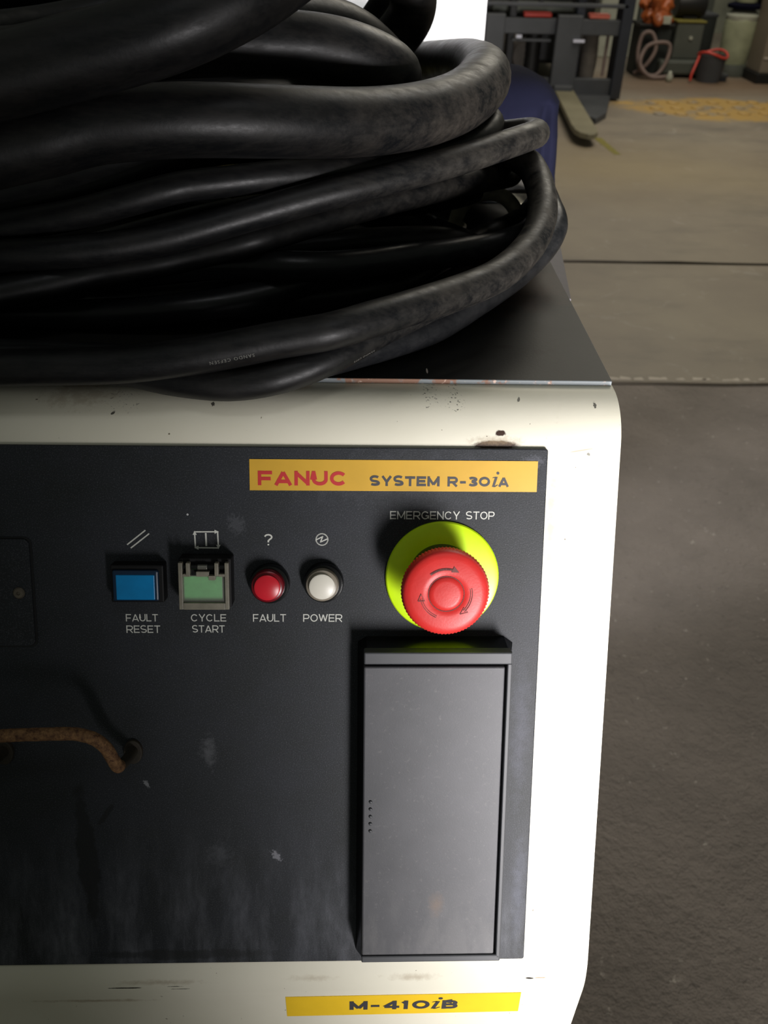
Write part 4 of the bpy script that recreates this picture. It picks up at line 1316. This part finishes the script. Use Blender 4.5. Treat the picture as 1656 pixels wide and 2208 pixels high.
tb('mast_post', 'fork_black', 1.10, 1.15, 7.02, 7.14, .05, 1.9, bev=.006)
bm = bmesh.new()
poly_prism(bm, [(1.60, 6.93), (1.62, 6.55), (1.535, 6.25), (1.60, 6.10), (1.72, 6.3), (1.90, 6.93)], 0.007, .045, bev=.01)
obj('low_wedge', bm, G, I4, t)  # low charcoal wedge on the floor ahead of the mast
for cx_, r_, nm, mt in ((1.72, .062, 'lift_cylinder', 'tyre'), (1.30, .06, 'lift_cylinder', 'fork_black')):
    bm = bmesh.new()
    pr = [(0, .12)]
    for i in range(9):
        pr += [(r_, .12 + i * .042), (r_ * .93, .15 + i * .042)]
    pr.append((0, .52))
    lathe(bm, pr, cx_, 7.06, seg=24)
    obj(nm, bm, M[mt], I4, t, smooth=True, angle=40)
bm = bmesh.new()
tube(bm, [Vector((1.83, 7.0, .16 + i * .02)) for i in range(18)], .012, 8)
obj('chain', bm, M['hose'], I4, t)
tb('chassis', 'fork_black', .85, 1.80, 7.35, 9.0, .18, 1.1, bev=.03)
tb('cowl', 'machine_grey', 1.0, 1.62, 7.25, 7.36, .53, .60, bev=.02)
for cx_ in (1.12, 1.74):
    bm = bmesh.new()
    lathe(bm, [(.10, -.09), (.20, -.09), (.23, -.07), (.24, 0), (.23, .07), (.20, .09), (.10, .09)], seg=40)
    obj('tyre', bm, M['tyre'], Matrix.Translation((cx_, 7.42, .246)) @ Matrix.Rotation(rad(90), 4, 'Y'), t, smooth=True, angle=40)
bm = bmesh.new()
lathe(bm, [(0, 0), (.11, 0), (.11, .06), (.09, .10), (0, .11)], seg=32)
obj('axle_hub', bm, M['tyre'], Matrix.Translation((1.25, 7.16, .27)) @ Matrix.Rotation(rad(90), 4, 'X'), t, smooth=True, angle=40)
tb('tail_lamp', 'red_lamp', 1.19, 1.39, 6.94, 7.0, .535, .565, bev=.008)
tb('tail_lamp', 'salmon', 1.66, 1.81, 6.94, 7.0, .535, .565, bev=.008)
tb('label_plate', 'pale_label', 1.145, 1.185, 6.915, 6.929, .405, .425)
tb('label_plate', 'pale_label', 1.545, 1.625, 6.84, 6.859, .395, .412)
tb('bracket', 'fork_grey', 1.12, 1.40, 6.93, 6.97, .385, .400)
bm = bmesh.new()
for (x0, x1, z0, z1) in ((.95, 1.9, .66, .675), (1.30, 1.33, .60, .80), (1.7, 1.73, .60, .9)):
    box(bm, x0, x1, 7.0, 7.03, z0, z1)
obj('guard_bars', bm, M['fork_black'], I4, t)

# ================================================================== WORKSHOP CLUTTER
Z0 = 0.006
t = thing('parts_crate', (2.47, 8.15, Z0), 'dark crate under the orange plastic bag', 'crate')
obj('crate_side', boxbm(2.37, 2.64, 8.06, 8.30, Z0, .38, bev=.006), M['crate_black'], I4, t)
obj('crate_rim', boxbm(2.355, 2.655, 8.045, 8.315, .37, .395, bev=.005), M['fork_black'], I4, t)
rng = random.Random(9)


def lump(name, cx_, cy_, cz_, rx, ry, rz, mat, seed, amp=.35, parent=None, sub=4):
    bm = bmesh.new()
    bmesh.ops.create_icosphere(bm, subdivisions=sub, radius=1)
    for v in bm.verts:
        d = v.co.normalized()
        k_ = 1 + amp * mnoise.noise(d * 1.7 + Vector((seed, 0, 0))) + amp * .5 * mnoise.noise(d * 4 + Vector((0, seed, 0)))
        v.co = Vector((d.x * rx * k_, d.y * ry * k_, max(d.z * k_, -.8) * rz))
    return obj(name, bm, mat, Matrix.Translation((cx_, cy_, cz_)), parent, smooth=True)


o = lump('plastic_bag', 2.50, 8.15, .395 + .10 * .8, .135, .12, .125, M['orange_bag'], 3, amp=.6)
tag(o, 'crumpled orange plastic bag on the dark crate', 'bag')
bm = bmesh.new()
poly_prism(bm, rrect(2.50, 2.60, 8.01, 8.04, .008), .40, .455, bev=.006)
o = obj('paper_packet', bm, M['gas_top'], I4, None)
o.rotation_euler = (0, 0, 0)
tag(o, 'small cream packet lying against the orange bag', 'packet')

t = thing('welding_machine', (2.80, 8.15, Z0), 'grey green upright machine on a wide base beside the dark crate', 'machine')
obj('machine_housing', boxbm(2.67, 2.90, 8.04, 8.40, .14, .41, bev=.012), M['machine_grey'], I4, t)
obj('machine_top', boxbm(2.66, 2.91, 8.03, 8.41, .41, .425, bev=.004), M['olive'], I4, t)
obj('machine_base', boxbm(2.56, 3.00, 7.96, 8.42, .03, .14, bev=.02), M['machine_grey'], I4, t)
for cx_ in (2.62, 2.94):
    bm = bmesh.new()
    lathe(bm, [(0, -.015), (.03, -.015), (.03, .015), (0, .015)], seg=18)
    obj('wheel', bm, M['fork_black'], Matrix.Translation((cx_, 8.0, .036)) @ Matrix.Rotation(rad(90), 4, 'Y'), t)
obj('knob', (lambda b: (lathe(b, [(.014, 0), (.014, .012), (0, .014)], seg=14), b)[1])(bmesh.new()), M['gas_top'],
    Matrix.Translation((2.80, 8.04, .30)) @ Matrix.Rotation(rad(90), 4, 'X'), t)

t = thing('motor', (2.80, 8.22, .425), 'dark round motor on top of the grey green machine', 'motor')
bm = bmesh.new()
lathe(bm, [(0, -.12), (.09, -.12), (.10, -.10), (.10, .10), (.09, .12), (0, .12)], seg=32)
obj('motor_body', bm, M['fork_black'], Matrix.Translation((2.80, 8.22, .528)) @ Matrix.Rotation(rad(90), 4, 'Y'), t, smooth=True, angle=40)
obj('motor_foot', boxbm(2.74, 2.86, 8.15, 8.29, .4255, .445), M['fork_black'], I4, t)

t = thing('waste_bin', (2.95, 7.85, Z0), 'dark grey bin with an orange red rim in front of the grey green machine', 'bin')
bm = bmesh.new()
lathe(bm, [(0, 0), (.095, 0), (.115, .20), (.105, .20), (.088, .02), (0, .02)], seg=32)
obj('bin_body', bm, M['fork_grey'], Matrix.Translation((2.95, 7.85, Z0)), t, smooth=True, angle=40)
bm = bmesh.new()
tube(bm, [Vector((2.95 + .118 * math.cos(a_), 7.85 + .118 * math.sin(a_), .212 + .02 * math.sin(2 * a_))) for a_ in [2 * PI * i / 30 for i in range(30)]], .010, 10, closed=True)
obj('bin_rim', bm, M['red_lamp'], I4, t, smooth=True)
bm = bmesh.new()
tube(bm, catmull([(2.84, 7.84, .21), (2.80, 7.78, .14), (2.77, 7.75, .07), (2.765, 7.74, .022)], 6), .010, 8)
o = obj('red_hose', bm, M['red_lamp'], I4, None, smooth=True)
tag(o, 'short red hose leaning against the dark grey bin', 'hose')

# loops of hose on the floor
bm = bmesh.new()
pts = [(2.36, 8.0, .03), (2.44, 7.96, .10), (2.50, 7.97, .22), (2.46, 8.0, .33), (2.38, 8.0, .32), (2.36, 7.98, .18), (2.40, 7.93, .06),
       (2.52, 7.92, .03), (2.60, 7.95, .12), (2.62, 7.98, .24), (2.55, 7.98, .27), (2.42, 7.95, .24), (2.37, 7.90, .12), (2.46, 7.86, .03), (2.60, 7.86, .03), (2.66, 7.90, .03)]
tube(bm, catmull(pts, 8), .016, 10)
o = obj('hose_coil', bm, M['hose'], I4, None, smooth=True)
tag(o, 'loosely coiled pinkish grey hose in front of the dark crate', 'hose')
bm = bmesh.new()
lathe(bm, [(0, 0), (.025, 0), (.028, .04), (.015, .065), (.012, .08), (0, .08)], seg=20)
o = obj('small_bottle', bm, M['gas_top'], Matrix.Translation((2.60, 7.78, Z0)), None, smooth=True)
tag(o, 'small white bottle on the floor before the hose coil', 'bottle')

# pale green drum / cylinder
t = thing('gas_cylinder', (3.27, 8.20, Z0), 'pale green cylinder on a grey foot between the bins and the beige cabinet', 'cylinder')
bm = bmesh.new()
lathe(bm, [(0, .09), (.115, .09), (.12, .11), (.13, .20), (.135, .40), (.13, .44), (.10, .475), (.04, .49), (0, .49)], seg=36,
      jitter=lambda i, z_: .006 * mnoise.noise(Vector((i * .25, z_ * 9, 1))))
obj('shell', bm, M['gas_green'], Matrix.Translation((3.27, 8.22, Z0)), t, smooth=True, angle=50)
bm = bmesh.new()
lathe(bm, [(.118, .40), (.133, .42), (.135, .455), (.09, .495), (0, .50)], seg=36)
obj('cap', bm, M['gas_top'], Matrix.Translation((3.27, 8.22, Z0)), t, smooth=True, angle=50)
bm = bmesh.new()
lathe(bm, [(0, 0), (.13, 0), (.135, .03), (.12, .09), (0, .095)], seg=36)
obj('foot', bm, M['machine_grey'], Matrix.Translation((3.27, 8.20, Z0)), t, smooth=True, angle=50)
bm = bmesh.new()
lathe(bm, [(.085, .495), (.14, .505), (.145, .53), (.10, .545), (0, .55)], seg=36)
obj('navy_collar', bm, M['navy'], Matrix.Translation((3.27, 8.22, Z0)), t, smooth=True, angle=50)
bm = bmesh.new()
lathe(bm, [(0, .55), (.085, .55), (.10, .62), (.10, .80), (.06, .86), (0, .88)], seg=36)
obj('upper_shell', bm, M['gas_green'], Matrix.Translation((3.27, 8.22, Z0)), t, smooth=True, angle=50)
bm = bmesh.new()
lathe(bm, [(0, -.03), (.04, -.03), (.045, 0), (.04, .03), (0, .03)], seg=20)
obj('valve_wheel', bm, M['fork_black'], Matrix.Translation((3.40, 8.20, .58)) @ Matrix.Rotation(rad(90), 4, 'X'), t, smooth=True, angle=50)

t = thing('storage_cabinet', (3.85, 8.2, Z0), 'beige steel cabinet on a black base at the right edge', 'cabinet')
obj('carcass', boxbm(3.36, 4.5, 7.82, 8.12, .08, 1.5, bev=.006), M['beige'], I4, t)
obj('base', boxbm(3.33, 4.5, 7.78, 8.12, Z0, .08, bev=.004), M['fork_black'], I4, t)
obj('seam_strip', boxbm(3.37, 4.45, 7.812, 7.822, .185, .20), M['scuff'], I4, t)

# low things between and behind
for nm, a, mt, lab, cat in (
        ('parts_box', (3.02, 3.12, 7.98, 8.12, Z0, .16), 'hose', 'small tan box tucked beside the pale green cylinder', 'box'),
        ('tool_box', (3.02, 3.11, 7.84, 7.93, Z0, .06), 'fork_dark', 'small dark blue box on the floor beside the grey bin', 'box'),
        ('steel_rack', (2.7, 3.4, 9.3, 9.7, Z0, .95), 'machine_grey', 'grey green steel rack standing behind the welding machine', 'rack'),
        ('scrap_bin', (2.98, 3.2, 8.6, 8.9, Z0, .42), 'crate_black', 'black scrap bin behind the pale green cylinder', 'bin'),
        ('steel_rack', (-1.0, .8, 9.4, 9.9, Z0, 1.3), 'fork_grey', 'dark steel rack behind the forklift', 'rack'),
        ('pallet_load', (2.25, 2.6, 9.02, 9.28, Z0, .95), 'gas_top', 'pale wrapped load behind the forklift mast', 'load')):
    t2 = thing(nm, ((a[0] + a[1]) / 2, (a[2] + a[3]) / 2, Z0), lab, cat)
    obj('body', boxbm(*a, bev=.008), M[mt], I4, t2)
    bm = bmesh.new()
    box(bm, a[0] - .006, a[1] + .006, a[2] - .006, a[3] + .006, a[5] - .02, a[5] + .004, bev=.003)
    obj('rim', bm, M['fork_grey'] if mt != 'hose' else M['hose'], I4, t2)
